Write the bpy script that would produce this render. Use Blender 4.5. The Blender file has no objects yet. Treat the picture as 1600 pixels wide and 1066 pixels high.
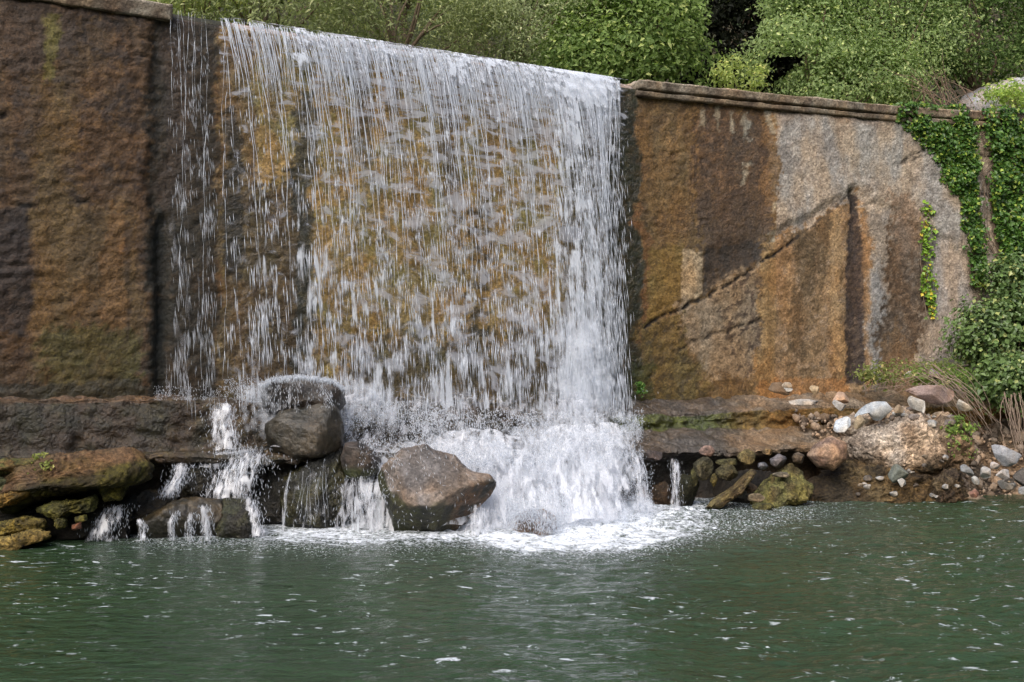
import bpy, bmesh, math, random
import numpy as np
from mathutils import Vector

# ------------------------------------------------------------------ camera, sky, sun, exposure
SC = bpy.context.scene
C = SC.collection
RNG = np.random.default_rng(7)
random.seed(7)
F = 1716.0                       # focal length in pixels of the 1600 px wide photograph
EYE = 1.5
PITCH = math.atan(57 / F)
cam_d = bpy.data.cameras.new("camera")
cam = bpy.data.objects.new("camera", cam_d)
C.objects.link(cam)
cam_d.sensor_width = 36.0
cam_d.lens = 36.0 * F / 1600.0
cam_d.clip_start = 0.05
cam_d.clip_end = 2000
cam.location = (0, 0, EYE)
cam.rotation_euler = (math.radians(90) + PITCH, 0, 0)
SC.camera = cam

SUN_EL, SUN_AZ = math.radians(44), math.radians(205)     # azimuth clockwise from +Y: sun behind the camera
w = bpy.data.worlds.new("World")
SC.world = w
w.use_nodes = True
nt = w.node_tree
sky = nt.nodes.new("ShaderNodeTexSky")
sky.sky_type = 'NISHITA'
sky.sun_disc = False
sky.sun_elevation = SUN_EL
sky.sun_rotation = SUN_AZ
sky.dust_density = 3.0
sky.air_density = 0.8
nt.links.new(sky.outputs[0], nt.nodes["Background"].inputs[0])
nt.nodes["Background"].inputs[1].default_value = 0.15
sd = bpy.data.lights.new("sun", 'SUN')
sun = bpy.data.objects.new("sun", sd)
C.objects.link(sun)
sd.energy = 2.1
sd.angle = math.radians(50)
sd.color = (1.0, 0.975, 0.94)
dirv = Vector((math.sin(SUN_AZ) * math.cos(SUN_EL), math.cos(SUN_AZ) * math.cos(SUN_EL), math.sin(SUN_EL)))
sun.rotation_euler = dirv.to_track_quat('Z', 'Y').to_euler()
SC.view_settings.view_transform = 'Standard'
SC.view_settings.look = 'None'
SC.view_settings.gamma = 1
SC.view_settings.exposure = 0.55
SC.render.engine = 'CYCLES'
SC.cycles.use_denoising = True
SC.cycles.max_bounces = 6
SC.cycles.diffuse_bounces = 3
SC.cycles.glossy_bounces = 3
SC.cycles.transmission_bounces = 4
SC.cycles.transparent_max_bounces = 48

# ------------------------------------------------------------------ pixel <-> world
cp, sp = math.cos(PITCH), math.sin(PITCH)


def P(px, py, Y):
    """world point seen at photograph pixel (px, py) at depth Y"""
    a = (np.asarray(px, float) - 800) / F
    b = (533 - np.asarray(py, float)) / F
    dy = cp - b * sp
    dz = sp + b * cp
    t = Y / dy
    return np.stack(np.broadcast_arrays(a * t, Y + 0 * a, EYE + dz * t), -1)


def pix(V):
    x, y, z = V[..., 0], V[..., 1], V[..., 2] - EYE
    d = y * cp + z * sp
    u = -y * sp + z * cp
    d = np.maximum(d, .1)
    return 800 + F * x / d, 533 - F * u / d


# ------------------------------------------------------------------ noise
def _h(ix, iy, iz, s):
    h = (ix.astype(np.uint32) * np.uint32(374761393) + iy.astype(np.uint32) * np.uint32(668265263)
         + iz.astype(np.uint32) * np.uint32(2147483647) + np.uint32((s * 974711 + 13) & 0xffffffff))
    h = (h ^ (h >> np.uint32(13))) * np.uint32(1274126177)
    h = (h ^ (h >> np.uint32(15))) * np.uint32(2246822519)
    return h ^ (h >> np.uint32(16))


_G = np.array([[1, 1, 0], [-1, 1, 0], [1, -1, 0], [-1, -1, 0], [1, 0, 1], [-1, 0, 1], [1, 0, -1], [-1, 0, -1],
               [0, 1, 1], [0, -1, 1], [0, 1, -1], [0, -1, -1], [1, 1, 0], [-1, 1, 0], [0, -1, 1], [0, -1, -1]], float)


def perlin(x, y, z, s=0):
    x, y, z = np.broadcast_arrays(x, y, z)
    x0, y0, z0 = np.floor(x), np.floor(y), np.floor(z)
    fx, fy, fz = x - x0, y - y0, z - z0
    ix, iy, iz = x0.astype(np.int64), y0.astype(np.int64), z0.astype(np.int64)
    q = lambda t: t * t * t * (t * (t * 6 - 15) + 10)
    u, v, ww = q(fx), q(fy), q(fz)
    r = 0
    for a in (0, 1):
        for b in (0, 1):
            for c in (0, 1):
                g = _G[_h(ix + a, iy + b, iz + c, s) & np.uint32(15)]
                d = g[..., 0] * (fx - a) + g[..., 1] * (fy - b) + g[..., 2] * (fz - c)
                r = r + d * (u if a else 1 - u) * (v if b else 1 - v) * (ww if c else 1 - ww)
    return r


def fbm(x, y, z, sc=1.0, octv=4, s=0, gain=.5, ridge=False):
    a, f, r, tot = 1., sc, 0, 0
    for k in range(octv):
        n = perlin(x * f, y * f, z * f, s + k * 17)
        if ridge:
            n = 1 - 2 * np.abs(n)
        r = r + a * n
        tot += a
        a *= gain
        f *= 2.03
    return r / tot


def sstep(a, b, x):
    t = np.clip((x - a) / (b - a), 0, 1)
    return t * t * (3 - 2 * t)


def lin(c):
    c = np.asarray(c, float) / 255.
    return np.where(c <= .04045, c / 12.92, ((c + .055) / 1.055) ** 2.4)


def sdist(px, py, poly):
    """signed distance to a polygon, negative inside (pixels)"""
    d = np.full(px.shape, 1e9)
    ins = np.zeros(px.shape, bool)
    n = len(poly)
    for i in range(n):
        ax, ay = poly[i]
        bx, by = poly[(i + 1) % n]
        ex, ey = bx - ax, by - ay
        wx, wy = px - ax, py - ay
        t = np.clip((wx * ex + wy * ey) / (ex * ex + ey * ey + 1e-9), 0, 1)
        d = np.minimum(d, np.hypot(wx - ex * t, wy - ey * t))
        c1 = (ay > py) != (by > py)
        xi = ax + (py - ay) * ex / (ey if abs(ey) > 1e-9 else 1e-9)
        ins ^= c1 & (px < xi)
    return np.where(ins, -d, d)


# ------------------------------------------------------------------ mesh helpers
def tag(o, label=None, cat=None, group=None, kind=None):
    if label: o['label'] = label
    if cat: o['category'] = cat
    if group: o['group'] = group
    if kind: o['kind'] = kind
    return o


def empty(name, loc, label, cat, group=None):
    o = bpy.data.objects.new(name, None)
    C.objects.link(o)
    o.location = tuple(float(v) for v in loc)
    o.empty_display_size = .2
    return tag(o, label, cat, group)


def mk(name, V, Fc, mat, parent=None, origin=None, col=None, attrs=None, uv=None, smooth=True):
    V = np.asarray(V, float).reshape(-1, 3)
    if parent is not None:
        origin = np.array(parent.location)
        pp = parent.parent
        while pp is not None:
            origin = origin + np.array(pp.location)
            pp = pp.parent
    elif origin is None:
        origin = np.zeros(3)
    origin = np.asarray(origin, float)
    me = bpy.data.meshes.new(name)
    fl = [np.asarray(f) for f in (Fc if isinstance(Fc, (list, tuple)) else [Fc])]
    fl = [f for f in fl if len(f)]
    me.vertices.add(len(V))
    me.vertices.foreach_set("co", (V - origin).astype(np.float32).ravel())
    idx = np.concatenate([f.ravel() for f in fl]).astype(np.int32)
    sizes = np.concatenate([np.full(len(f), f.shape[1]) for f in fl])
    starts = np.concatenate([[0], np.cumsum(sizes)[:-1]]).astype(np.int32)
    me.loops.add(len(idx))
    me.loops.foreach_set("vertex_index", idx)
    me.polygons.add(len(sizes))
    me.polygons.foreach_set("loop_start", starts)
    me.polygons.foreach_set("loop_total", sizes.astype(np.int32))
    me.polygons.foreach_set("use_smooth", np.full(len(sizes), smooth))
    me.update(calc_edges=True)
    if col is not None:
        ca = me.color_attributes.new("col", 'FLOAT_COLOR', 'POINT')
        cc = np.ones((len(V), 4), np.float32)
        cc[:, :3] = np.broadcast_to(col, (len(V), 3))
        ca.data.foreach_set("color", cc.ravel())
    for k, v in (attrs or {}).items():
        a = me.attributes.new(k, 'FLOAT', 'POINT')
        a.data.foreach_set("value", np.broadcast_to(np.asarray(v, np.float32), (len(V),)).astype(np.float32).copy())
    if uv is not None:
        ul = me.uv_layers.new(name="UVMap")
        ul.data.foreach_set("uv", np.asarray(uv, np.float32)[idx].ravel())
    me.materials.append(mat)
    o = bpy.data.objects.new(name, me)
    C.objects.link(o)
    if parent is not None:
        o.parent = parent
    else:
        o.location = tuple(origin)
    return o


def gridF(n, m, off=0):
    i = np.arange(n - 1)[:, None] * m + np.arange(m - 1)[None] + off
    return np.stack([i, i + m, i + m + 1, i + 1], -1).reshape(-1, 4)


def gridN(G):
    du = np.gradient(G, axis=0)
    dv = np.gradient(G, axis=1)
    n = np.cross(du, dv)
    return n / (np.linalg.norm(n, axis=-1, keepdims=True) + 1e-9)


_ico = {}


def ico(k):
    if k not in _ico:
        bm = bmesh.new()
        bmesh.ops.create_icosphere(bm, subdivisions=k, radius=1)
        V = np.array([v.co[:] for v in bm.verts])
        Fc = np.array([[v.index for v in f.verts] for f in bm.faces])
        bm.free()
        _ico[k] = (V, Fc)
    return _ico[k]


def tubes(lines, radii, sides=4):
    """list of polylines (n,3) with radii (n) -> V, F"""
    Vs, Fs, off = [], [], 0
    ang = np.arange(sides) * 2 * np.pi / sides
    for L, r in zip(lines, radii):
        L = np.asarray(L, float)
        r = np.broadcast_to(r, (len(L),))
        T = np.gradient(L, axis=0)
        T /= np.linalg.norm(T, axis=1, keepdims=True) + 1e-9
        ref = np.array([0.31, 0.9, 0.2])
        A = np.cross(T, ref)
        A /= np.linalg.norm(A, axis=1, keepdims=True) + 1e-9
        B = np.cross(T, A)
        R = L[:, None] + r[:, None, None] * (np.cos(ang)[None, :, None] * A[:, None] + np.sin(ang)[None, :, None] * B[:, None])
        Vs.append(R.reshape(-1, 3))
        n = len(L)
        i = np.arange(n - 1)[:, None] * sides
        j = np.arange(sides)[None]
        jn = (j + 1) % sides
        Fs.append((np.stack([i + j, i + jn, i + sides + jn, i + sides + j], -1) + off).reshape(-1, 4))
        off += n * sides
    return np.concatenate(Vs), np.concatenate(Fs)


def spindles(p0, d, wid):
    """many small elongated drops: start points, direction*length, half-width"""
    p0, d = np.asarray(p0), np.asarray(d)
    n = len(p0)
    wid = np.broadcast_to(wid, (n,))
    L = np.linalg.norm(d, axis=1, keepdims=True) + 1e-9
    T = d / L
    A = np.cross(T, [0.2, 0.95, 0.1])
    A /= np.linalg.norm(A, axis=1, keepdims=True) + 1e-9
    B = np.cross(T, A)
    mid = p0 + d * RNG.uniform(.35, .75, (n, 1))
    V = np.empty((n, 5, 3))
    V[:, 0] = p0
    V[:, 4] = p0 + d
    for k, a in enumerate((0, 2.094, 4.189)):
        V[:, 1 + k] = mid + wid[:, None] * (math.cos(a) * A + math.sin(a) * B)
    t = np.array([[0, 1, 2], [0, 2, 3], [0, 3, 1], [4, 2, 1], [4, 3, 2], [4, 1, 3]])
    Fc = (t[None] + (np.arange(n) * 5)[:, None, None]).reshape(-1, 3)
    return V.reshape(-1, 3), Fc


def leaves(p, up, size, asp, curl=.15):
    """rhombic folded leaves at p, facing roughly 'up' (n,3), size (n)"""
    n = len(p)
    N = up + RNG.normal(0, .55, (n, 3))
    N /= np.linalg.norm(N, axis=1, keepdims=True) + 1e-9
    T = RNG.normal(0, 1, (n, 3)) + np.array([0, 0, -.5])
    T -= N * np.sum(T * N, 1, keepdims=True)
    T /= np.linalg.norm(T, axis=1, keepdims=True) + 1e-9
    B = np.cross(N, T)
    s = size[:, None]
    V = np.empty((n, 4, 3))
    V[:, 0] = p - T * s * .5
    V[:, 1] = p + B * s * asp * .5 - T * s * .08 + N * s * curl
    V[:, 2] = p + T * s * .5 - N * s * curl * .6
    V[:, 3] = p - B * s * asp * .5 - T * s * .08 + N * s * curl
    Fc = np.arange(n * 4).reshape(-1, 4)
    return V.reshape(-1, 3), Fc


# ------------------------------------------------------------------ materials
class NT:
    def __init__(self, name):
        self.m = bpy.data.materials.new(name)
        self.m.use_nodes = True
        self.t = self.m.node_tree
        self.t.nodes.clear()
        self.out = self.t.nodes.new("ShaderNodeOutputMaterial")

    def n(self, typ, _p=None, **k):
        nd = self.t.nodes.new(typ)
        for a, v in (_p or {}).items():
            setattr(nd, a, v)
        for a, v in k.items():
            key = int(a[1:]) if a[0] == 'i' and a[1:].isdigit() else a.replace('_', ' ')
            s = nd.inputs[key]
            if hasattr(v, 'is_linked') or hasattr(v, 'links'):
                self.t.links.new(v, s)
            else:
                s.default_value = v
        return nd

    def math(self, op, a, b=0.0, c=None, clamp=False):
        k = dict(i0=a, i1=b)
        if c is not None: k['i2'] = c
        return self.n("ShaderNodeMath", dict(operation=op, use_clamp=clamp), **k).outputs[0]

    def rng(self, v, a, b, c=0., d=1., t='SMOOTHSTEP'):
        return self.n("ShaderNodeMapRange", dict(interpolation_type=t), i0=v, i1=a, i2=b, i3=c, i4=d).outputs[0]

    def attr(self, nm, o=2):
        nd = self.t.nodes.new("ShaderNodeAttribute")
        nd.attribute_name = nm
        return nd.outputs[o]

    def noise(self, vec, sc, det=4, rough=.55, dist=0.):
        return self.n("ShaderNodeTexNoise", dict(noise_dimensions='3D'), Vector=vec, Scale=sc, Detail=det, Roughness=rough, Distortion=dist).outputs[0]

    def mapv(self, vec, s):
        return self.n("ShaderNodeMapping", i0=vec, i3=s).outputs[0]

    def mix(self, f, a, b, mode='MIX'):
        nd = self.t.nodes.new("ShaderNodeMix")
        nd.data_type = 'RGBA'
        nd.blend_type = mode
        for s, v in ((nd.inputs[0], f), (nd.inputs[6], a), (nd.inputs[7], b)):
            if hasattr(v, 'links'): self.t.links.new(v, s)
            else: s.default_value = v if not isinstance(v, tuple) or len(v) == 4 else (*v, 1)
        return nd.outputs[2]

    def surf(self, s):
        self.t.links.new(s, self.out.inputs[0])
        return self.m


def stone_mat(name, fine=1.0, bump=1.0, contrast=1.0, speck=.5):
    t = NT(name)
    co = t.n("ShaderNodeTexCoord").outputs['Object']
    col = t.attr("col", 0)
    wet = t.attr("wet")
    n1 = t.noise(co, 7 * fine, 6, .65)
    n2 = t.noise(co, 34 * fine, 5, .7)
    n3 = t.noise(t.mapv(co, (1, 1, .45)), 2.3 * fine, 3, .5)
    vo = t.n("ShaderNodeTexVoronoi", dict(feature='F1'), Vector=co, Scale=42 * fine).outputs[1]
    vd = t.n("ShaderNodeTexVoronoi", dict(feature='F1'), Vector=co, Scale=24 * fine).outputs[0]
    f1 = t.rng(n1, .3, .7, 1 - .42 * contrast, 1 + .42 * contrast, 'LINEAR')
    f2 = t.rng(n2, .3, .7, 1 - .5 * contrast, 1 + .55 * contrast, 'LINEAR')
    f = t.math('MULTIPLY', f1, f2)
    sepv = t.n("ShaderNodeSeparateColor", i0=vo).outputs[0]
    fs = t.rng(sepv, 0, 1, 1 - .45 * speck, 1 + .6 * speck, 'LINEAR')
    f = t.math('MULTIPLY', f, fs)
    c = t.mix(1.0, col, t.n("ShaderNodeCombineColor", i0=f, i1=f, i2=f).outputs[0], 'MULTIPLY')
    warm = t.mix(1.0, c, (1.08, .99, .88, 1), 'MULTIPLY')
    cool = t.mix(1.0, c, (.92, .99, 1.08, 1), 'MULTIPLY')
    c = t.mix(t.rng(n3, .38, .62), cool, warm)
    hgt = t.math('ADD', t.math('MULTIPLY', n1, 1.0), t.math('MULTIPLY', n2, .55))
    hgt = t.math('ADD', hgt, t.math('MULTIPLY', vd, -.25))
    bp = t.n("ShaderNodeBump", Strength=.9, Distance=.035 * bump / fine, Height=hgt).outputs[0]
    rough = t.rng(wet, 0, 1, .92, .34, 'LINEAR')
    rough = t.math('ADD', rough, t.math('MULTIPLY', t.math('SUBTRACT', n2, .5), .3))
    spc = t.rng(wet, 0, 1, .25, .55, 'LINEAR')
    b = t.n("ShaderNodeBsdfPrincipled", Base_Color=c, Roughness=rough, Normal=bp, **{'Specular_IOR_Level': spc})
    return t.surf(b.outputs[0])


M_wall = stone_mat("pitted_wet_concrete", 1.1, .75, .75, .55)
M_rock = stone_mat("river_rock", 1.1, .6, .75, .6)
M_ledge = stone_mat("wet_ledge_stone", 1.0, 1.2, 1.0, .6)
M_moss = stone_mat("mossy_stone", 1.5, 1.3, 1.1, .8)
M_pale = stone_mat("pale_limestone", 1.8, .35, .45, .35)
M_soil = stone_mat("bank_soil", 1.0, 1.6, 1.1, .9)


def leaf_mat(name, trans=.35, spec=.35):
    t = NT(name)
    col = t.attr("col", 0)
    d = t.n("ShaderNodeBsdfPrincipled", Base_Color=col, Roughness=.45, **{'Specular_IOR_Level': spec})
    tc = t.mix(1.0, col, (1.1, 1.15, .7, 1), 'MULTIPLY')
    tr = t.n("ShaderNodeBsdfTranslucent", Color=tc)
    mx = t.n("ShaderNodeMixShader", i0=trans, i1=d.outputs[0], i2=tr.outputs[0])
    return t.surf(mx.outputs[0])


M_leaf = leaf_mat("tree_leaf", .5, .12)
M_ivy = leaf_mat("ivy_leaf", .2, .5)


def bark_mat():
    t = NT("bark")
    co = t.n("ShaderNodeTexCoord").outputs['Object']
    n = t.noise(co, 25, 4)
    c = t.mix(n, tuple(lin((70, 58, 45))), tuple(lin((140, 120, 100))))
    return t.surf(t.n("ShaderNodeBsdfPrincipled", Base_Color=c, Roughness=.9).outputs[0])


def plain_mat(name, rgb, rough=.8):
    t = NT(name)
    co = t.n("ShaderNodeTexCoord").outputs['Object']
    n = t.noise(co, 30, 4)
    c = t.mix(n, tuple(lin(rgb) * .6), tuple(lin(rgb) * 1.4))
    return t.surf(t.n("ShaderNodeBsdfPrincipled", Base_Color=c, Roughness=rough).outputs[0])


M_bark = bark_mat()
M_root = plain_mat("dry_root", (150, 130, 112), .85)
M_twig = plain_mat("dry_twig", (140, 118, 100), .85)

WHITE = (.88, .92, .98, 1)


def foam_bsdf(t, col):
    d = t.n("ShaderNodeBsdfDiffuse", Color=col)
    tr = t.n("ShaderNodeBsdfTranslucent", Color=col)
    m = t.n("ShaderNodeMixShader", i0=.4, i1=d.outputs[0], i2=tr.outputs[0])
    g = t.n("ShaderNodeBsdfGlossy", Color=(1, 1, 1, 1), Roughness=.25)
    return t.n("ShaderNodeMixShader", i0=.05, i1=m.outputs[0], i2=g.outputs[0]).outputs[0]


def drop_mat(name, alpha):
    t = NT(name)
    tr = t.n("ShaderNodeBsdfTransparent")
    m = t.n("ShaderNodeMixShader", i0=alpha, i1=tr.outputs[0], i2=foam_bsdf(t, WHITE))
    return t.surf(m.outputs[0])


M_drop = drop_mat("white_water_strand", .8)
M_mist = drop_mat("white_water_spray", .55)


def sheet_mat(name, streak=(26, 1.5), wave=(7, 7), seed=0.0, film=.6, maxa=.92, soft=.10, bmp=.35, fcol=(.76, .76, .80)):
    """falling water: thin streaks and wavelets, opaque where the water is broken; density from the mesh"""
    t = NT(name)
    uv = t.n("ShaderNodeTexCoord").outputs['UV']
    uvo = t.n("ShaderNodeVectorMath", dict(operation='ADD'), i0=uv, i1=(seed, seed * .37, seed)).outputs[0]
    den = t.attr("den")
    fl = t.attr("film")
    n1 = t.noise(t.mapv(uvo, (streak[0], streak[1], 1)), 1.0, 5, .62, .25)
    n1b = t.noise(t.mapv(uvo, (streak[0] * .33, streak[1] * 2.2, 1)), 1.0, 3, .6, .5)
    n1 = t.math('ADD', t.math('MULTIPLY', n1, .62), t.math('MULTIPLY', n1b, .38))
    th = t.math('SUBTRACT', .70, t.math('MULTIPLY', den, .34))
    a1 = t.rng(n1, th, t.math('ADD', th, soft))
    a1 = t.math('MULTIPLY', a1, t.rng(den, 0.0, .10))
    n2 = t.noise(t.mapv(uvo, (wave[0], wave[1], 1)), 1.0, 3, .5, .6)
    n2 = t.math('ADD', t.math('MULTIPLY', n2, .75), t.math('MULTIPLY', n1, .25))
    th2 = t.math('SUBTRACT', .62, t.math('MULTIPLY', fl, .26))
    a2 = t.math('MULTIPLY', t.rng(n2, th2, t.math('ADD', th2, .17)), film)
    a2 = t.math('MULTIPLY', a2, t.rng(fl, 0.0, .15))
    alpha = t.math('MAXIMUM', t.math('MULTIPLY', a1, maxa), a2)
    col = t.mix(t.rng(a1, 0, .8), fcol, WHITE)
    bp = t.n("ShaderNodeBump", Strength=bmp, Distance=.02, Height=n1).outputs[0]
    d = t.n("ShaderNodeBsdfDiffuse", Color=col, Normal=bp)
    tr = t.n("ShaderNodeBsdfTranslucent", Color=col)
    m = t.n("ShaderNodeMixShader", i0=.35, i1=d.outputs[0], i2=tr.outputs[0])
    g = t.n("ShaderNodeBsdfGlossy", Color=(1, 1, 1, 1), Roughness=.2, Normal=bp)
    m = t.n("ShaderNodeMixShader", i0=.06, i1=m.outputs[0], i2=g.outputs[0])
    tp = t.n("ShaderNodeBsdfTransparent")
    return t.surf(t.n("ShaderNodeMixShader", i0=alpha, i1=tp.outputs[0], i2=m.outputs[0]).outputs[0])


# ------------------------------------------------------------------ the line of the weir
_xs = np.linspace(-60, 60, 4801)
_sl = np.interp(_xs, [-60, -12, -8, 1.2, 2.2, 5.2, 6.2, 12, 60], [0, 0, .55, .55, .36, .36, .22, .1, .0])
_ys = np.concatenate([[0], np.cumsum((_sl[1:] + _sl[:-1]) / 2 * np.diff(_xs))])
_ys += 13.45 - np.interp(0, _xs, _ys)


def wY(x): return np.interp(x, _xs, _ys)
def wS(x): return np.interp(x, _xs, _sl)


def wallpt(x, out, z):
    x, out, z = np.broadcast_arrays(np.asarray(x, float), np.asarray(out, float), np.asarray(z, float))
    k = wS(x)
    nn = np.sqrt(1 + k * k)
    return np.stack([x + out * k / nn, wY(x) - out / nn, z], -1)


def wall_x(px, out=0.0):
    """x along the wall line whose wallpt(x, out) is seen at column px"""
    px = np.asarray(px, float)
    g = np.linspace(-12, 14, 5201)
    q = wallpt(g, out, 1.5)
    pp, _ = pix(q)
    return np.interp(px, pp, g)


def wall_on(px, py, out=0.0):
    x = wall_x(px, out)
    q = wallpt(x, out, 0.0)
    Y = q[..., 1]
    b = (533 - np.asarray(py, float)) / F
    z = EYE + (sp + b * cp) / (cp - b * sp) * Y
    q[..., 2] = z
    return q


CREST = 5.40

# ------------------------------------------------------------------ terrain (one sheet to the horizon)
gx = np.concatenate([np.linspace(-400, -30, 16), np.linspace(-28, 28, 113), np.linspace(30, 400, 16)])
gy = np.concatenate([np.linspace(-400, -20, 16), np.linspace(-18, 40, 117), np.linspace(42, 400, 18)])
GX, GY = np.meshgrid(gx, gy, indexing='ij')
dw = GY - wY(GX)
up = 4.9 + np.clip(dw - 6.0, 0, 400) * .62
up = np.where(up > 40, 40 + (up - 40) * .15, up)
side = np.clip(np.abs(GX + .5) - 10.5, 0, 400) * .75
side = np.where(side > 30, 30 + (side - 30) * .1, side)
back = np.clip(-GY - 3, 0, 400) * .35
back = np.where(back > 18, 18 + (back - 18) * .05, back)
low = -1.0 + side + back
hgt = np.where(dw > .45, np.maximum(up, low), np.minimum(low, 40))
hgt = hgt + fbm(GX, GY, 0, .25, 4, 5) * np.clip((hgt + 1) * .35, 0, 1.6)
c0 = lin((58, 50, 34)) * np.ones((GX.size, 1))
gm = sstep(-.2, .3, fbm(GX, GY, 3, .6, 3, 8)).ravel()[:, None]
c0 = c0 * (1 - gm) + lin((48, 62, 26)) * gm
ground = mk("ground", np.stack([GX, GY, hgt], -1), gridF(len(gx), len(gy)), M_soil, col=c0, attrs={'wet': .1})
tag(ground, kind='structure')

# ------------------------------------------------------------------ the weir wall
WX = np.concatenate([np.arange(-12, -6.5, .1), np.arange(-6.5, 8.6, .024), np.arange(8.6, 16, .1)])
prof_z = np.concatenate([[-1.2, .2], np.arange(.9, 5.27, .024), [5.28, 5.30, 5.30, 5.30, 4.0, 0]])
prof_o = np.concatenate([[0, 0], np.zeros(len(np.arange(.9, 5.27, .024))), [-.005, -.03, -.3, -.8, -.8, -.8]])
G = wallpt(WX[:, None], prof_o[None], prof_z[None])
front = ((prof_o > -.02) & (prof_z > .5)).astype(float)[None] * np.ones((len(WX), 1))
gpx, gpy = pix(G)
Xw, Zw = G[..., 0], G[..., 2]
S = Xw * 1.12
nzA = fbm(S, 0 * S, Zw, 2.2, 5, 3)
nzB = fbm(S, Zw * 1.4, 0 * S + 7, 7.0, 4, 11, .6)
nzC = fbm(S, Zw, 0 * S, 16, 3, 23, .6)
amp = np.interp(gpx, [-200, 235, 260, 960, 1000, 1080, 1200, 1700], [1.25, 1.25, .8, .6, .9, .8, .55, .55])
disp = (.022 * nzA + .016 * nzB + .014 * nzC) * amp * 1.35
rid = fbm(S * .5, Zw * 2.4, 0 * S + 2, 2.4, 4, 31, .55, True)
disp -= .03 * sstep(.70, .86, rid) * (amp > .7) * sstep(0, .3, nzA)


def wob(a, f, s):          # wobble of stain edges, in pixels
    return a * fbm(S, Zw, 0 * S + s * 3.1, f, 4, s)


QX = gpx + wob(26, 1.6, 41) + wob(9, 9, 43)
QY = gpy + wob(30, 1.6, 47) + wob(9, 9, 49)
grit = 2.4 * fbm(S, Zw, 0 * S + 12, 13, 3, 55, .7) + 1.2 * fbm(S, Zw * .35, 0 * S + 15, 6, 3, 57, .6)


def line_mask(pts, wd, sharp=6):
    d = np.full(gpx.shape, 1e9)
    qx, qy = gpx + wob(sharp * 2.2, 3.5, 51), gpy + wob(sharp * 2.2, 3.5, 53)
    for (ax, ay), (bx, by) in zip(pts[:-1], pts[1:]):
        ex, ey = bx - ax, by - ay
        t = np.clip(((qx - ax) * ex + (qy - ay) * ey) / (ex * ex + ey * ey), 0, 1)
        d = np.minimum(d, np.hypot(qx - ax - ex * t, qy - ay - ey * t))
    return 1 - sstep(wd * .5, wd * 1.5, d)


col = np.broadcast_to(lin((98, 72, 44)), G.shape).copy()
wet = np.full(gpx.shape, .45)


def lay(mask, rgb, op=1.0, w_=None):
    global col, wet
    m = np.clip(mask, 0, 1)
    m = sstep(.18, .82, np.clip(m + 3.2 * m * (1 - m) * grit, 0, 1)) * op * (1 + .35 * np.clip(grit, -1, 0))
    col = col * (1 - m[..., None]) + lin(rgb) * m[..., None]
    if w_ is not None:
        wet = wet * (1 - m) + w_ * m


def poly(pts, f=14, wobble=1.0):
    qx = gpx + (QX - gpx) * wobble
    qy = gpy + (QY - gpy) * wobble
    return 1 - sstep(-f, f, sdist(qx, qy, pts))


def band(a, b, f=14):
    return sstep(a - f, a + f, QX) * (1 - sstep(b - f, b + f, QX))


def yb(a, b, f=20):
    return sstep(a - f, a + f, QY) * (1 - sstep(b - f, b + f, QY))


mott = sstep(-.12, .22, fbm(S, Zw, 0 * S + 4, 3.2, 5, 61, .6))
mott2 = sstep(-.05, .2, fbm(S, Zw, 0 * S + 9, 9, 4, 67, .6))
strip = sstep(-.1, .25, fbm(S * 2.2, Zw * .22, 0 * S, 1.6, 4, 71, .6))
# left wall
lay(band(-400, 245), (92, 66, 42))
lay(band(-400, 245) * mott, (64, 49, 42), .85)
lay(band(-400, 245) * strip * mott2, (116, 84, 46), .7)
lay(band(-400, 110, 30) * yb(-200, 110, 40), (84, 66, 56), .7)
lay(band(-400, 46, 8) * yb(322, 520, 12), (58, 46, 44), .9)
lay(band(55, 112, 16) * yb(120, 620, 60), (118, 88, 40), .6)
lay(band(48, 215, 8) * yb(325, 560, 20), (118, 88, 48), .75)
lay(band(160, 195, 8) * yb(330, 520, 24), (136, 88, 40), .5)
lay(band(140, 160, 8) * yb(330, 560, 24), (84, 64, 38), .6)
lay(band(60, 215, 30) * yb(510, 640, 22), (84, 78, 32), .75)
lay(band(72, 92, 5) * yb(25, 125, 12), (128, 118, 44), .7)
lay(band(-400, 60, 20) * yb(560, 640, 20), (92, 66, 40), .6)
lay(band(190, 232, 10) * yb(340, 640, 22) * strip, (70, 52, 36), .8)
lay(yb(596, 640, 8) * band(-400, 260), (46, 42, 26), .8, .7)
# wet strip left of the fall
lay(band(236, 345, 16), (40, 35, 24), .95, .55)
lay(band(236, 345, 14) * mott2, (62, 48, 32), .6)
lay(band(258, 300, 10) * yb(20, 330, 40), (70, 54, 44), .7)
lay(band(225, 262, 5) * yb(330, 640, 16), (34, 34, 28), .8)
# behind the fall
lay(band(345, 975, 12), (158, 126, 66), 1, .9)
lay(band(345, 975, 12) * mott, (134, 120, 58), .8)
lay(band(345, 975, 12) * strip, (112, 86, 46), .6)
lay(band(345, 400, 10) * yb(60, 330, 30), (100, 74, 42), .8)
lay(band(345, 480, 16) * yb(280, 640, 40), (66, 50, 34), .85)
lay(band(352, 378, 6) * yb(180, 420, 30), (40, 36, 28), .8)
lay(band(462, 492, 7) * yb(150, 620, 30), (48, 48, 40), .85)
lay(band(545, 575, 8) * yb(60, 260, 30), (66, 62, 60), .6)
lay(band(690, 712, 8) * yb(120, 300, 30), (80, 62, 46), .7)
lay(band(720, 770, 12) * yb(320, 560, 24) * mott2, (56, 50, 44), .8)
lay(band(880, 960, 12) * yb(150, 620, 30), (84, 76, 60), .8)
lay(band(540, 960, 30) * yb(520, 640, 50), (66, 58, 40), .75)
lay(band(948, 1000, 6) * yb(100, 640, 30), (40, 42, 26), .97, .95)
lay(band(948, 1000, 10) * mott2, (66, 56, 34), .4)
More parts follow.
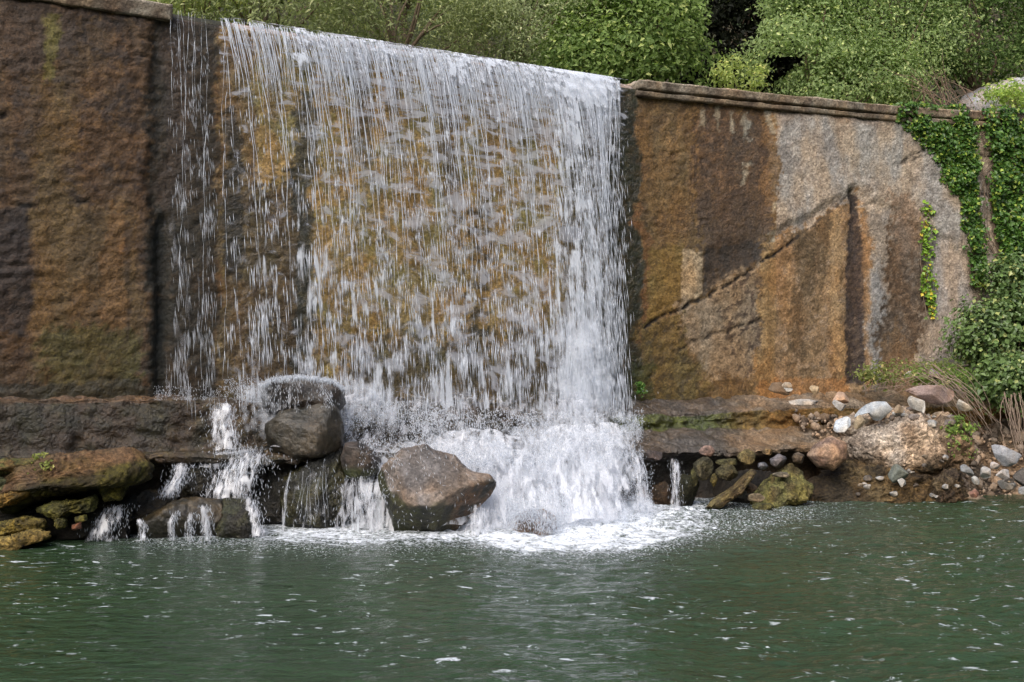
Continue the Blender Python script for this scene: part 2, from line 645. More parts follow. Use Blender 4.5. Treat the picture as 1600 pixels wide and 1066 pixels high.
# right of the fall
R = band(998, 1210, 7)
lay(R, (108, 82, 47), 1, .45)
lay(R * mott, (84, 62, 42), .6)
lay(R * mott2, (130, 96, 54), .4)
lay(band(1085, 1205, 20) * yb(165, 430, 24), (74, 57, 48), .88)
lay(band(1085, 1205, 20) * yb(165, 300, 24) * mott2, (116, 86, 62), .5)
lay(band(1186, 1214, 5) * yb(165, 320, 26), (124, 90, 50), .5)
lay(band(999, 1015, 4) * yb(330, 560, 30), (118, 72, 30), .7)
lay(band(1000, 1090, 10) * yb(185, 290, 26) * strip, (136, 100, 54), .6)
for sx, y0, y1 in ((1092, 170, 200), (1118, 172, 205), (1144, 174, 205), (1166, 172, 216), (1165, 255, 290), (1200, 176, 210)):
    lay(band(sx - 4, sx + 4, 3) * yb(y0, y1, 8), (150, 140, 130), .75)
lay(poly([(1012, 388), (1068, 386), (1070, 470), (1030, 502), (1008, 508)], 7, .4), (122, 96, 44), .9, .3)
lay(poly([(1068, 390), (1097, 394), (1098, 462), (1066, 478)], 3, .25), (164, 138, 112), .95, .1)
lay(poly([(1099, 388), (1190, 376), (1192, 405), (1150, 432), (1100, 462)], 6, .4), (56, 47, 43), .92)
lay(poly([(1060, 480), (1190, 412), (1192, 590), (1110, 596), (1075, 545)], 14), (140, 118, 100), .9, .15)
lay(poly([(1108, 455), (1185, 430), (1190, 590), (1150, 590), (1120, 520)], 14) * mott2, (66, 52, 46), .85)
lay(poly([(1150, 440), (1196, 420), (1196, 590), (1160, 590)], 10) * strip, (84, 64, 54), .7)
lay(poly([(998, 512), (1066, 490), (1078, 560), (1110, 600), (1100, 640), (990, 640)], 14), (104, 84, 40), .9)
lay(poly([(998, 512), (1066, 490), (1078, 560), (1110, 600), (1100, 640), (990, 640)], 14) * mott2, (70, 56, 34), .8)
lay(band(980, 1016, 8) * yb(560, 640, 12), (52, 62, 22), .6)
Rr = band(1208, 1900, 10)
lay(Rr, (156, 142, 128), 1, .08)
lay(Rr * mott, (130, 115, 102), .75)
lay(Rr * strip * mott2, (166, 152, 140), .6)
lay(Rr * yb(150, 192, 6), (112, 92, 74), .7)
lay(poly([(1300, 200), (1400, 205), (1440, 250), (1380, 290), (1330, 260)], 26), (150, 138, 124), .7)
brn = [(1194, 385), (1235, 372), (1272, 342), (1305, 322), (1330, 300), (1352, 316), (1356, 470), (1350, 640), (1180, 640)]
lay(poly(brn, 12, 1), (138, 102, 60), .95, .3)
lay(poly(brn, 8, .6) * mott, (106, 80, 48), .8)
lay(poly(brn, 8, .6) * strip * mott2, (164, 128, 84), .6)
lay(poly([(1235, 380), (1290, 330), (1312, 330), (1300, 380), (1260, 470), (1262, 570), (1240, 570)], 14), (80, 62, 38), .75)
lay(band(1300, 1318, 4) * yb(330, 600, 16), (160, 124, 78), .7)
lay(poly([(1330, 300), (1338, 304), (1350, 400), (1350, 600), (1318, 600), (1322, 400)], 4, .25), (54, 44, 42), .93)
lay(poly([(1344, 330), (1358, 330), (1358, 600), (1352, 600)], 4, .25), (140, 104, 66), .7)
lay(poly([(1360, 330), (1392, 320), (1386, 470), (1372, 600), (1358, 590)], 10), (128, 120, 114), .7)
lay(poly([(1384, 345), (1420, 340), (1440, 420), (1450, 520), (1420, 565), (1370, 575), (1378, 430)], 16), (84, 62, 40), .93, .3)
lay(poly([(1384, 345), (1420, 340), (1440, 420), (1450, 520), (1420, 565), (1370, 575), (1378, 430)], 12) * mott2, (60, 47, 36), .6)
lay(poly([(1385, 300), (1450, 330), (1455, 400), (1400, 400)], 16), (128, 102, 80), .7)
lay(poly([(1365, 575), (1400, 500), (1440, 580), (1430, 640), (1350, 640)], 12), (112, 84, 54), .75)
lay(poly([(1450, 360), (1520, 400), (1520, 480), (1490, 600), (1440, 600), (1455, 480)], 14), (152, 136, 124), .8)
lay(poly([(1180, 596), (1320, 590), (1330, 640), (1180, 640)], 6, .4), (150, 100, 46), .75)
lay(line_mask([(1008, 512), (1060, 484), (1110, 462), (1190, 410), (1240, 374), (1285, 340), (1330, 300)], 2.0, 4) * sstep(-.25, .05, nzB), (40, 33, 28), .75)
cr1 = line_mask([(1008, 512), (1060, 484), (1110, 462), (1190, 410), (1240, 374)], 2.4, 5) * sstep(-.3, 0, nzB)
cr2 = line_mask([(-60, 312), (10, 320), (70, 326), (120, 316), (180, 322)], 3, 3) + .7 * line_mask([(-10, 500), (60, 480), (110, 470)], 3, 4)
cr2 = cr2 + line_mask([(40, 560), (90, 556), (120, 545)], 2.5, 3) + line_mask([(150, 30), (200, 44), (206, 66)], 3, 4)
cr3 = line_mask([(1060, 545), (1120, 520), (1190, 500)], 2.5, 5) + line_mask([(1440, 235), (1400, 260), (1470, 232)], 2, 4)
cr4 = line_mask([(1555, 245), (1530, 242)], 2.5, 3) + line_mask([(1555, 310), (1530, 300)], 2, 3) + line_mask([(1330, 300), (1334, 330)], 5, 2)
crk = np.clip(cr1 + .6 * cr2 * sstep(-.2, .1, nzA + nzB) + .6 * cr3 + cr4, 0, 1)
lay(crk, (36, 30, 26), .8)
disp -= .032 * crk
disp -= .04 * poly([(1330, 300), (1338, 304), (1348, 400), (1348, 600), (1320, 600), (1324, 400)], 12, .5)
disp += .03 * poly([(1350, 300), (1384, 330), (1372, 600), (1352, 600)], 18, 1)
disp += .03 * poly(brn, 12, 1)
disp += .05 * poly([(1200, 180), (1500, 190), (1520, 400), (1330, 290), (1200, 375)], 8, .6)
disp -= .025 * poly([(1099, 388), (1190, 376), (1192, 405), (1150, 432), (1100, 462)], 14, 1)
disp -= .06 * sstep(240, 246, gpx) * (1 - sstep(258, 266, gpx)) * sstep(330, 350, gpy)
disp += .05 * (1 - sstep(228, 246, QX))
pits = sstep(.18, .42, fbm(S, Zw, 0 * S + 1, 11, 3, 91, .5))
disp -= .018 * pits * (amp > .7)
disp *= front
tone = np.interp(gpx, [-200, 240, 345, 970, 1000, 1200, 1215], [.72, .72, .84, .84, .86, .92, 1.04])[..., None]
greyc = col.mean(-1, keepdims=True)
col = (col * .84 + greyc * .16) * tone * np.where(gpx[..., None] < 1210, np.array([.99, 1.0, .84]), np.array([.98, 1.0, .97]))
G = G - gridN(G) * disp[..., None] * np.sign(gridN(G)[len(WX) // 2, 60, 1])
weir = empty("weir_wall", wallpt(0., 0., 0.), "long tall brown weather stained concrete weir wall the river pours over", "weir wall")
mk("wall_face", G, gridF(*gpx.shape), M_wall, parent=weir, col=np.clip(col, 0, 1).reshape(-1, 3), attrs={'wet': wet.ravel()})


def closed_strip(name, xs, prof, mat, parent, colfn, amp=.02, seed=0, wetv=.2):
    pr = np.array(prof)
    # resample the loop
    d = np.r_[0, np.cumsum(np.hypot(*np.diff(pr, axis=0).T))]
    q = np.linspace(0, d[-1], max(24, int(d[-1] / .02)))
    po, pz = np.interp(q, d, pr[:, 0]), np.interp(q, d, pr[:, 1])
    Gs = wallpt(xs[:, None], po[None], pz[None])
    N = gridN(Gs)
    xx, zz = Gs[..., 0], Gs[..., 2]
    dd = amp * fbm(xx, Gs[..., 1], zz, 4, 5, seed, .6) + amp * .5 * fbm(xx, Gs[..., 1], zz, 1.1, 2, seed + 3)
    Gs = Gs + N * dd[..., None]
    cen = Gs.mean(axis=1, keepdims=True)
    Gs[0] = cen[0]
    Gs[-1] = cen[-1]
    px_, py_ = pix(Gs)
    return mk(name, Gs, gridF(*px_.shape), mat, parent=parent, col=colfn(Gs, px_, py_).reshape(-1, 3), attrs={'wet': wetv})


def cop_col(Gs, px_, py_):
    n = sstep(-.2, .25, fbm(Gs[..., 0], Gs[..., 1], Gs[..., 2], 3, 4, 77))[..., None]
    n2 = sstep(.0, .3, fbm(Gs[..., 0], Gs[..., 1], Gs[..., 2], 9, 4, 79))[..., None]
    c = lin((116, 102, 84)) * (1 - n) + lin((86, 72, 58)) * n
    c = c * (1 - n2 * .6) + lin((150, 138, 118)) * n2 * .6
    top = sstep(5.385, 5.40, Gs[..., 2])[..., None]
    return c * (1 - top * .7) + lin((178, 160, 138)) * top * .7


P1 = [(.0, 5.19), (.075, 5.19), (.085, 5.255), (.035, 5.265), (.035, 5.275), (.105, 5.285), (.11, 5.40), (-.82, 5.40), (-.82, 5.2), (0, 5.19)]
xr0 = float(wall_x(992))
closed_strip("coping", np.arange(xr0, 15, .03), P1, M_wall, weir, cop_col, .03, 5)
xl1 = float(wall_x(268))
P2 = [(.0, 5.24), (.09, 5.24), (.10, 5.41), (-.82, 5.42), (-.82, 5.25), (0, 5.24)]
closed_strip("coping", np.arange(-12, xl1, .03), P2, M_wall, weir, cop_col, .03, 9)
P3 = [(-.05, 5.27), (-.03, 5.30), (-.12, 5.375), (-.22, 5.405), (-.5, 5.40), (-.82, 5.3), (-.4, 5.2), (-.05, 5.27)]
xc0, xc1 = xl1 - .05, xr0 + .05


def crest_col(Gs, px_, py_):
    c = np.broadcast_to(lin((150, 132, 120)), Gs.shape).copy()
    m = (1 - sstep(345, 375, px_))[..., None]
    return c * (1 - m) + lin((50, 46, 28)) * m


closed_strip("crest", np.arange(xc0, xc1, .03), P3, M_wall, weir, crest_col, .012, 15, .6)

# ------------------------------------------------------------------ the stepped footing
LX = np.concatenate([np.arange(-9, -6.4, .1), np.arange(-6.4, 8.2, .025), np.arange(8.2, 12, .1)])
LPX, _ = pix(wallpt(LX, .5, 1.0))
kp = [-100, 0, 240, 400, 600, 950, 1100, 1300, 1400, 1600]
I = lambda v: np.interp(LPX, kp, v)
topz = I([1.33, 1.33, 1.32, 1.28, 1.26, 1.22, 1.22, 1.30, 1.3, 1.3])
l1o = I([.30, .30, .32, .35, .40, .42, .45, .5, .4, .4]) + .05 * fbm(LX, 0 * LX, 0 * LX, 1.2, 3, 5)
l1z = I([1.29, 1.29, 1.28, 1.24, 1.2, 1.06, 1.04, 1.12, 1.1, 1.1])
fbz = I([.78, .78, .76, .78, .8, .86, .86, .88, .85, .85])
l2o = I([.62, .62, .85, 1.05, 1.2, 1.15, 1.15, 1.05, .7, .6]) + .07 * fbm(LX, 0 * LX, 0 * LX, 1.0, 4, 15)
l2z = I([.74, .74, .76, .70, .66, .64, .60, .66, .5, .4]) + .03 * fbm(LX, 0 * LX, 0 * LX, 1.3, 3, 25)
rows = [(-.1 + 0 * LX, topz + .01), (.02 + 0 * LX, topz), (l1o - .03, l1z + .01), (l1o, l1z - .03), (l1o + .02, (l1z + fbz) / 2), (l1o + .02, fbz),
        (l1o + .08, fbz - .01), (l2o - .05, l2z + .02), (l2o, l2z - .02), (l2o - .03, l2z - .08), (l2o - .35, l2z - .16),
        (l2o - .45, l2z - .35), (l2o - .4, -.1 + 0 * LX), (l2o - .3, -.8 + 0 * LX)]
RO, RZ = np.array([r[0] for r in rows]).T, np.array([r[1] for r in rows]).T
key = np.arange(len(rows))
qq = np.concatenate([np.linspace(a, a + 1, k, endpoint=False) for a, k in zip(key[:-1], (4, 14, 4, 9, 9, 5, 22, 4, 5, 9, 8, 12, 6))] + [[len(rows) - 1]])
i0 = np.clip(qq.astype(int), 0, len(rows) - 2)
fr = qq - i0
LO = RO[:, i0] * (1 - fr) + RO[:, i0 + 1] * fr
LZ = RZ[:, i0] * (1 - fr) + RZ[:, i0 + 1] * fr
LG = wallpt(LX[:, None], LO, LZ)
N = gridN(LG)
N *= np.sign(N[len(LX) // 2, 25, 2]) if abs(N[len(LX) // 2, 25, 2]) > 0 else 1
x_, y_, z_ = LG[..., 0], LG[..., 1], LG[..., 2]
dd = .05 * fbm(x_, y_, z_ * 1.8, 2.5, 5, 101, .6) + .03 * fbm(x_, y_, z_, 9, 4, 103, .6) - .04 * sstep(.45, .8, fbm(x_, y_, z_ * 2, 2.2, 4, 105, .5, True))
LG = LG + N * dd[..., None]
lpx, lpy = pix(LG)
qx = lpx + 30 * fbm(x_, y_, z_, 2.2, 3, 111)
n1 = sstep(-.15, .2, fbm(x_, y_, z_, 4, 4, 113, .6))[..., None]
n2 = sstep(-.05, .25, fbm(x_, y_, z_, 10, 4, 117, .6))[..., None]
c = lin((66, 54, 42)) * (1 - n1) + lin((44, 40, 28)) * n1
c = c * (1 - n2 * .5) + lin((84, 72, 40)) * n2 * .5
rt = sstep(1085, 1190, qx)[..., None]
dry = lin((116, 100, 82)) * (1 - n1 * .5) + lin((98, 76, 50)) * n1 * .5
c = c * (1 - rt) + dry * rt
mr = (sstep(940, 960, qx) * (1 - sstep(1075, 1180, qx)))[..., None]
grey = lin((82, 74, 66)) * (1 - n2 * .5) + lin((54, 48, 42)) * n2 * .5
c = c * (1 - mr * .9) + grey * mr * .9
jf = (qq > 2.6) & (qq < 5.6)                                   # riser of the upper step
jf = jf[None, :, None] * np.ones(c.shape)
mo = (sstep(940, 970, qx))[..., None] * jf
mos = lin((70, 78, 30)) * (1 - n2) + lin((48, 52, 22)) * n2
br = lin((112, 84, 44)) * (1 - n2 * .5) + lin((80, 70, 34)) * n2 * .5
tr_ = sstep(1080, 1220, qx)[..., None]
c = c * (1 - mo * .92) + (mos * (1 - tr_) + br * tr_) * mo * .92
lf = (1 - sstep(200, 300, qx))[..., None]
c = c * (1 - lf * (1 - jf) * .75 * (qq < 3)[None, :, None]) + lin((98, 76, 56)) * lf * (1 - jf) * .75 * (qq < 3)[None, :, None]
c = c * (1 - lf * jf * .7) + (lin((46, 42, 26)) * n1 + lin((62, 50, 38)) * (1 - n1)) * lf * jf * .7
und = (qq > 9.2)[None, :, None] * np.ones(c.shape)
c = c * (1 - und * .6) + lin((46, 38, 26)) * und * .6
wv = .85 * (1 - sstep(1100, 1230, lpx)) + .15
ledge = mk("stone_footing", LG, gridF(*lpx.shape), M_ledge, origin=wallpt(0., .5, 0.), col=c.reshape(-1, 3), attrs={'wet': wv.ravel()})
tag(ledge, "two stepped wet mossy stone footing running along the base of the weir wall", "footing")

# ------------------------------------------------------------------ rocks
def star_r(poly_xz, th):
    poly_xz = np.asarray(poly_xz)
    best = np.zeros_like(th)
    n = len(poly_xz)
    cx, sx = np.cos(th), np.sin(th)
    for i in range(n):
        a, b = poly_xz[i], poly_xz[(i + 1) % n]
        e = b - a
        den = cx * e[1] - sx * e[0]
        den = np.where(np.abs(den) < 1e-9, 1e-9, den)
        t = (a[0] * e[1] - a[1] * e[0]) / den
        u = (a[0] * sx - a[1] * cx) / den
        ok = (t > 0) & (u >= -1e-6) & (u <= 1 + 1e-6)
        best = np.maximum(best, np.where(ok, t, 0))
    return best


def rock(name, label, outline, Y, thick, cols, cat="rock", group=None, mat=None, sub=5, amp=.05, seed=0, cuts=5, wet=.2,
         cutd=(.62, .9), paint=None, fs=2.0, tilt=0.0, parent=None, rough=None, flat_cuts=None, center=None):
    pl = np.array(outline, float)
    cpx = np.array(center, float) if center is not None else np.array([pl[:, 0].mean(), (pl[:, 1].min() + pl[:, 1].max()) / 2])
    W = P(pl[:, 0], pl[:, 1], Y)
    c0 = P(cpx[0], cpx[1], Y)
    loc = (W - c0)[:, [0, 2]]
    V, Fc = ico(sub)
    th0 = np.linspace(-np.pi, np.pi, 361)
    r0 = star_r(loc, th0)
    r0 = np.where(r0 <= 0, r0[r0 > 0].mean(), r0)
    k = np.array([1, 2, 3, 2, 1.]) / 9
    r0 = np.convolve(np.r_[r0[-5:-1], r0, r0[1:5]], k, 'same')[4:-4]
    th = np.arctan2(V[:, 2], V[:, 0])
    rho = np.hypot(V[:, 0], V[:, 2])
    r = np.interp(th, th0, r0)
    q = rho ** .8
    p = np.stack([r * q * np.cos(th), thick * V[:, 1], r * q * np.sin(th)], 1)
    rs = np.random.default_rng(seed + 1000)
    size = r0.mean()
    # planar facets on the near and far faces
    for _ in range(cuts):
        n = rs.normal(0, 1, 3)
        n[1] = -abs(n[1]) - .6 if rs.random() < .75 else abs(n[1]) + .6
        n[2] += .15
        n /= np.linalg.norm(n)
        sup = (p @ n).max()
        d = sup * rs.uniform(*cutd)
        over = np.clip(p @ n - d, 0, None)
        p = p - np.outer(over * .93, n)
    for n, f in (flat_cuts or []):
        n = np.array(n, float)
        n /= np.linalg.norm(n)
        d = (p @ n).max() * f
        over = np.clip(p @ n - d, 0, None)
        p = p - np.outer(over * .95, n)
    if tilt:
        p[:, 1] += p[:, 2] * tilt
    nrm = V / np.linalg.norm(V, axis=1, keepdims=True)
    o = rs.uniform(-50, 50, 3)
    f = fs / max(size, .05)
    d = fbm(p[:, 0] + o[0], p[:, 1] + o[1], p[:, 2] + o[2], f * .5, 3, seed) * amp * 1.2 + \
        fbm(p[:, 0] + o[0], p[:, 1] + o[1], p[:, 2] + o[2], f * 1.8, 5, seed + 7, .62) * amp * .7
    rg = rough if rough is not None else (1.0 if mat in (M_moss, M_soil, M_ledge) else .35)
    pit = fbm(p[:, 0] + o[0], p[:, 1] + o[1], p[:, 2] * 1.6 + o[2], f * 2.2, 4, seed + 19, .6, True)
    d = d - rg * amp * .9 * sstep(.35, .85, pit) + rg * amp * .5 * fbm(p[:, 0] + o[0], p[:, 1] + o[1], p[:, 2] + o[2], f * 5, 3, seed + 23, .65)
    p = p + nrm * (d * (size / .3 if size < .3 else 1.0))[:, None]
    Vw = p + c0
    px_, py_ = pix(Vw)
    a = sstep(-.2, .2, fbm(p[:, 0] + o[0], p[:, 1], p[:, 2], 1.6 / max(size, .1), 4, seed + 3))[:, None]
    ca, cb = lin(cols[0]), lin(cols[1])
    cc = ca * (1 - a) + cb * a
    ww = np.full(len(p), float(wet))
    if paint is not None:
        cc, ww = paint(cc, ww, px_, py_, p, size)
    base = np.array([c0[0], c0[1], max(Vw[:, 2].min(), -.2)])
    ob = mk(name, Vw, Fc, mat or M_rock, parent=parent, origin=None if parent is not None else base, col=cc, attrs={'wet': ww})
    if parent is None:
        tag(ob, label, cat, group)
    return ob


def low_moss(rgb=(52, 54, 26), y0=.1, wv=.85, f=.12):
    """dark wet algae below a level (metres above the pool)"""
    def fn(cc, ww, px_, py_, p, size, _r=rgb):
        zz = p[:, 2] - p[:, 2].min()
        h = zz / (p[:, 2].max() - p[:, 2].min())
        m = 1 - sstep(y0 - f, y0 + f, h + .12 * fbm(p[:, 0], p[:, 1], p[:, 2], 5, 3, 5))
        return cc * (1 - m[:, None] * .9) + lin(_r) * m[:, None] * .9, ww * (1 - m) + wv * m
    return fn


# big boulder standing in the pool
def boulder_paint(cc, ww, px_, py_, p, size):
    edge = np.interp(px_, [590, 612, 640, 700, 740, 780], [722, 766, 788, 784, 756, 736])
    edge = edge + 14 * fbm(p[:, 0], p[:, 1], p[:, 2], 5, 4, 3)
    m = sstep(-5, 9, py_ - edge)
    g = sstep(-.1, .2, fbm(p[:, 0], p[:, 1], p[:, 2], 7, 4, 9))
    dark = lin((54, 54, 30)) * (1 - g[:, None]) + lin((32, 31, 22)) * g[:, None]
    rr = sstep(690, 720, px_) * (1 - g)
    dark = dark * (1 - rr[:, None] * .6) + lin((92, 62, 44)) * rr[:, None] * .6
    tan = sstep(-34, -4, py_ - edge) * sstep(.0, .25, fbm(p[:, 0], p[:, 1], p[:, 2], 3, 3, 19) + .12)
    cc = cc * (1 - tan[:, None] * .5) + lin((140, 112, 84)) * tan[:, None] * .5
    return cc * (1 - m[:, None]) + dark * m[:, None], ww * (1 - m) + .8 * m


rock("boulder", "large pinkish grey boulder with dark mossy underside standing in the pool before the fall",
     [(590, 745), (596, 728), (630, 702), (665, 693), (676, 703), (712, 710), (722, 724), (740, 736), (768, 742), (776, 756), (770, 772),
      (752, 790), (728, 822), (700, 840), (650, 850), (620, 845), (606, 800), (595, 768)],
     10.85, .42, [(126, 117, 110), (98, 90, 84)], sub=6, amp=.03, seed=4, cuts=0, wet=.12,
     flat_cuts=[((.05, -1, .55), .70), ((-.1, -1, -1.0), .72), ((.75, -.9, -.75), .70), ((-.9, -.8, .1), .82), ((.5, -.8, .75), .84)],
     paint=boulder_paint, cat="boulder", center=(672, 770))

wetD = [(64, 55, 48), (40, 36, 30)]
GR = "wet rocks stacked at the foot of the fall"
rock("wet_rock", "dark flat topped rock on the footing with white water breaking over its crown",
     [(408, 640), (410, 604), (424, 590), (470, 584), (522, 592), (538, 604), (540, 632), (524, 652), (460, 658), (420, 655)], 11.42, .36,
     [(58, 52, 47), (34, 30, 27)], seed=11, cuts=9, wet=.95, group=GR, amp=.03, sub=5)
rock("wet_rock", "rounded dark olive grey rock second in the wet stack, beneath the rock splashed white",
     [(414, 662), (438, 642), (500, 630), (528, 634), (537, 660), (536, 700), (508, 716), (450, 720), (420, 706)], 11.22, .38,
     [(66, 60, 50), (38, 35, 26)], seed=12, cuts=9, wet=.9, group=GR, amp=.03, sub=5)
rock("wet_rock", "brownish rock with a pointed right end beside the large pool boulder",
     [(532, 715), (540, 692), (562, 690), (585, 704), (598, 718), (590, 738), (570, 750), (540, 748)], 11.15, .24,
     [(74, 65, 58), (44, 38, 33)], seed=13, cuts=8, wet=.9, group=GR, amp=.02, paint=low_moss((46, 52, 26), .3))
rock("wet_rock", "tall dark moss covered rock dripping at the foot of the wet stack",
     [(444, 735), (464, 706), (505, 694), (536, 704), (542, 760), (540, 812), (515, 850), (450, 850), (440, 800)], 11.2, .36,
     [(54, 52, 28), (28, 26, 17)], seed=14, cuts=9, wet=.85, group=GR, mat=M_moss, amp=.04)
rock("wet_rock", "shadowed dark rock left of the tall mossy one under the stack",
     [(384, 745), (400, 700), (440, 690), (466, 710), (466, 800), (445, 850), (392, 850), (380, 800)], 11.4, .34,
     [(38, 35, 26), (24, 22, 17)], seed=15, cuts=9, wet=.9, group=GR, mat=M_moss, amp=.04)
G2 = "dark wet rocks the side trickles run over"
rock("wet_rock", "rounded green black rock by the pool left of the mossy stack",
     [(334, 800), (345, 778), (372, 772), (392, 784), (404, 815), (404, 850), (340, 852)], 10.62, .26,
     [(50, 50, 30), (32, 30, 22)], seed=16, wet=.9, group=G2, mat=M_moss, amp=.03)
rock("wet_rock", "low brown rock at the waterline with several thin trickles over its edge",
     [(214, 812), (240, 798), (270, 782), (310, 776), (345, 782), (352, 810), (346, 850), (220, 855)], 10.55, .34,
     [(74, 63, 44), (38, 34, 24)], seed=17, wet=.9, group=G2, amp=.035, paint=low_moss((34, 32, 22), .62))
rock("wet_rock", "dark pointed slab lying above the trickling waterline rock",
     [(188, 790), (200, 774), (232, 764), (262, 768), (284, 778), (262, 792), (230, 806), (208, 840), (182, 850), (170, 830)], 10.75, .34,
     [(62, 54, 38), (40, 36, 26)], seed=18, cuts=9, wet=.8, group=G2, amp=.035, mat=M_moss)
rock("wet_rock", "square dark rock between the two small white chutes on the left",
     [(284, 735), (300, 722), (340, 720), (348, 745), (342, 782), (290, 784)], 11.0, .28,
     [(44, 40, 26), (28, 26, 20)], seed=19, cuts=9, wet=.9, group=G2, amp=.03, mat=M_moss)
rock("wet_rock", "dark wet rock under the white stream left of the stack",
     [(338, 722), (360, 705), (410, 702), (420, 740), (412, 780), (350, 786)], 11.25, .3,
     [(46, 40, 35), (28, 25, 21)], seed=20, cuts=9, wet=.95, group=G2, amp=.03)
rock("submerged_rock", "low brown rock nearly buried in white foam right of the pool boulder",
     [(798, 835), (806, 806), (826, 795), (852, 794), (868, 806), (872, 840), (835, 850)], 10.9, .22,
     [(130, 112, 96), (90, 74, 62)], seed=21, wet=.9, amp=.03)

# left bank: overhanging slab and mossy stones
def slab_paint(cc, ww, px_, py_, p, size):
    up_ = np.interp(px_, [-60, 30, 70, 110, 160, 200, 240], [790, 765, 748, 742, 733, 718, 716])
    m = sstep(-4, 8, py_ - up_ + 8 * fbm(p[:, 0], p[:, 1], p[:, 2], 6, 3, 3))
    t = lin((100, 78, 56)) * .9
    n_ = sstep(-.1, .25, fbm(p[:, 0], p[:, 1], p[:, 2], 6, 4, 31))[:, None]
    top = t * (1 - n_ * .5) + lin((84, 70, 36)) * n_ * .5
    dark = lin((46, 40, 22)) * (1 - n_) + lin((70, 66, 26)) * n_
    return top * (1 - m[:, None]) + dark * m[:, None], ww


rock("rock_slab", "long brown overhanging rock slab rising to the right above mossy stones at left",
     [(-70, 730), (-20, 728), (60, 720), (110, 708), (200, 698), (222, 704), (236, 730), (232, 752), (205, 760), (150, 762), (95, 772), (40, 792), (0, 815), (-80, 830)],
     10.25, .40, [(120, 90, 60), (84, 70, 44)], seed=31, cuts=5, wet=.3, amp=.06, rough=.55, fs=3, paint=slab_paint, mat=M_ledge, sub=6,
     flat_cuts=[((0, -.6, -1), .55)], center=(90, 750))
GL = "mossy stones on the left bank"
mossc = [(104, 98, 42), (62, 60, 26)]
for i, (lb, ol, Y, th_, cc_, wt) in enumerate([
    ("flat brown mossy block on top of the left bank beside a small green plant", [(-30, 722), (10, 716), (60, 716), (64, 738), (40, 746), (5, 744), (-30, 750)], 10.15, .22, [(96, 78, 46), (74, 76, 40)], .3),
    ("yellow green mossy stone under the right end of the brown slab", [(155, 765), (165, 745), (190, 742), (198, 765), (192, 782), (165, 784)], 10.3, .16, mossc, .5),
    ("wide yellow moss mound below the middle of the slab", [(55, 795), (85, 782), (130, 780), (150, 770), (158, 785), (150, 802), (112, 800), (95, 815), (60, 800)], 10.1, .18, mossc, .5),
    ("little round bright mossy stone below the moss mound", [(86, 812), (96, 806), (104, 812), (104, 824), (92, 828), (86, 822)], 10.0, .08, mossc, .5),
    ("small flat mossy stone right of the little round one", [(116, 808), (134, 804), (136, 814), (120, 818)], 10.05, .07, mossc, .5),
    ("small reddish stone tucked beneath the flat mossy one", [(112, 820), (126, 816), (128, 826), (114, 830)], 10.0, .06, [(120, 76, 52), (90, 60, 44)], .5),
    ("lumpy olive moss stone at the left edge above the waterline shelf", [(-20, 826), (10, 812), (40, 806), (70, 812), (74, 828), (40, 832), (5, 842), (-20, 844)], 9.95, .2, [(112, 98, 42), (70, 62, 28)], .4),
    ("yellow brown mossy shelf rock at the waterline in the left corner", [(-40, 848), (10, 836), (45, 828), (62, 826), (82, 832), (80, 842), (50, 850), (20, 866), (-40, 880)], 9.8, .22, [(128, 108, 56), (84, 72, 34)], .4),
    ("greenish grey stone under the flat block at the far left", [(-20, 755), (0, 745), (18, 752), (20, 764), (0, 772), (-20, 772)], 10.0, .14, [(98, 98, 66), (66, 70, 44)], .4),
    ("ochre ledge stone at the left edge below the slab", [(-25, 785), (5, 770), (40, 760), (54, 756), (50, 772), (20, 790), (-25, 800)], 9.95, .16, [(122, 96, 46), (78, 66, 32)], .4),
    ("dark buried rock filling the hollow behind the mossy stones", [(-60, 780), (60, 780), (150, 775), (215, 780), (215, 850), (120, 855), (40, 860), (-60, 870)], 10.45, .24, [(34, 30, 20), (24, 22, 16)], .4),
]):
    rock("mossy_stone" if 'dark buried' not in lb else "bank_rock", lb, ol, Y, th_, cc_, cat="stone", group=GL, mat=M_moss, seed=40 + i, cuts=4, amp=.06, rough=1.2, wet=wt, sub=5 if i in (2, 6, 7, 10) else 4)

# right bank
bx = np.linspace(4.0, 14, 201)
by = np.linspace(-.4, 3.4, 110)               # distance out from the wall
BX, BO = np.meshgrid(bx, by, indexing='ij')
bpx, _ = pix(wallpt(BX, 1.5, .6))
reach = np.interp(bpx, [1230, 1300, 1480, 1560, 1700, 2200], [.6, 1.7, 2.2, 2.0, 2.2, 3.2])
hz = np.interp(bpx, [1230, 1330, 1480, 1600, 1800, 2200], [.7, 1.15, 1.1, 1.0, 1.4, 3.0])
tt = np.clip(BO / reach, 0, 1.6)
bz = hz * (1 - sstep(.25, 1.05, tt)) * 1.05 - .25 * sstep(.9, 1.5, tt) - .25
bz = bz + .10 * fbm(BX, BO, 0 * BX, 1.6, 5, 141) + .04 * fbm(BX, BO, 0 * BX, 7, 4, 143)
Bg = wallpt(BX, BO, bz)
m1 = sstep(-.1, .2, fbm(BX, BO, 0 * BX, 3, 4, 145))[..., None]
cb = lin((106, 88, 68)) * (1 - m1) + lin((62, 50, 38)) * m1
tag(mk("bank", Bg, gridF(*BX.shape), M_soil, origin=wallpt(6., 1., 0.), col=cb.reshape(-1, 3), attrs={'wet': .25}), kind='structure')


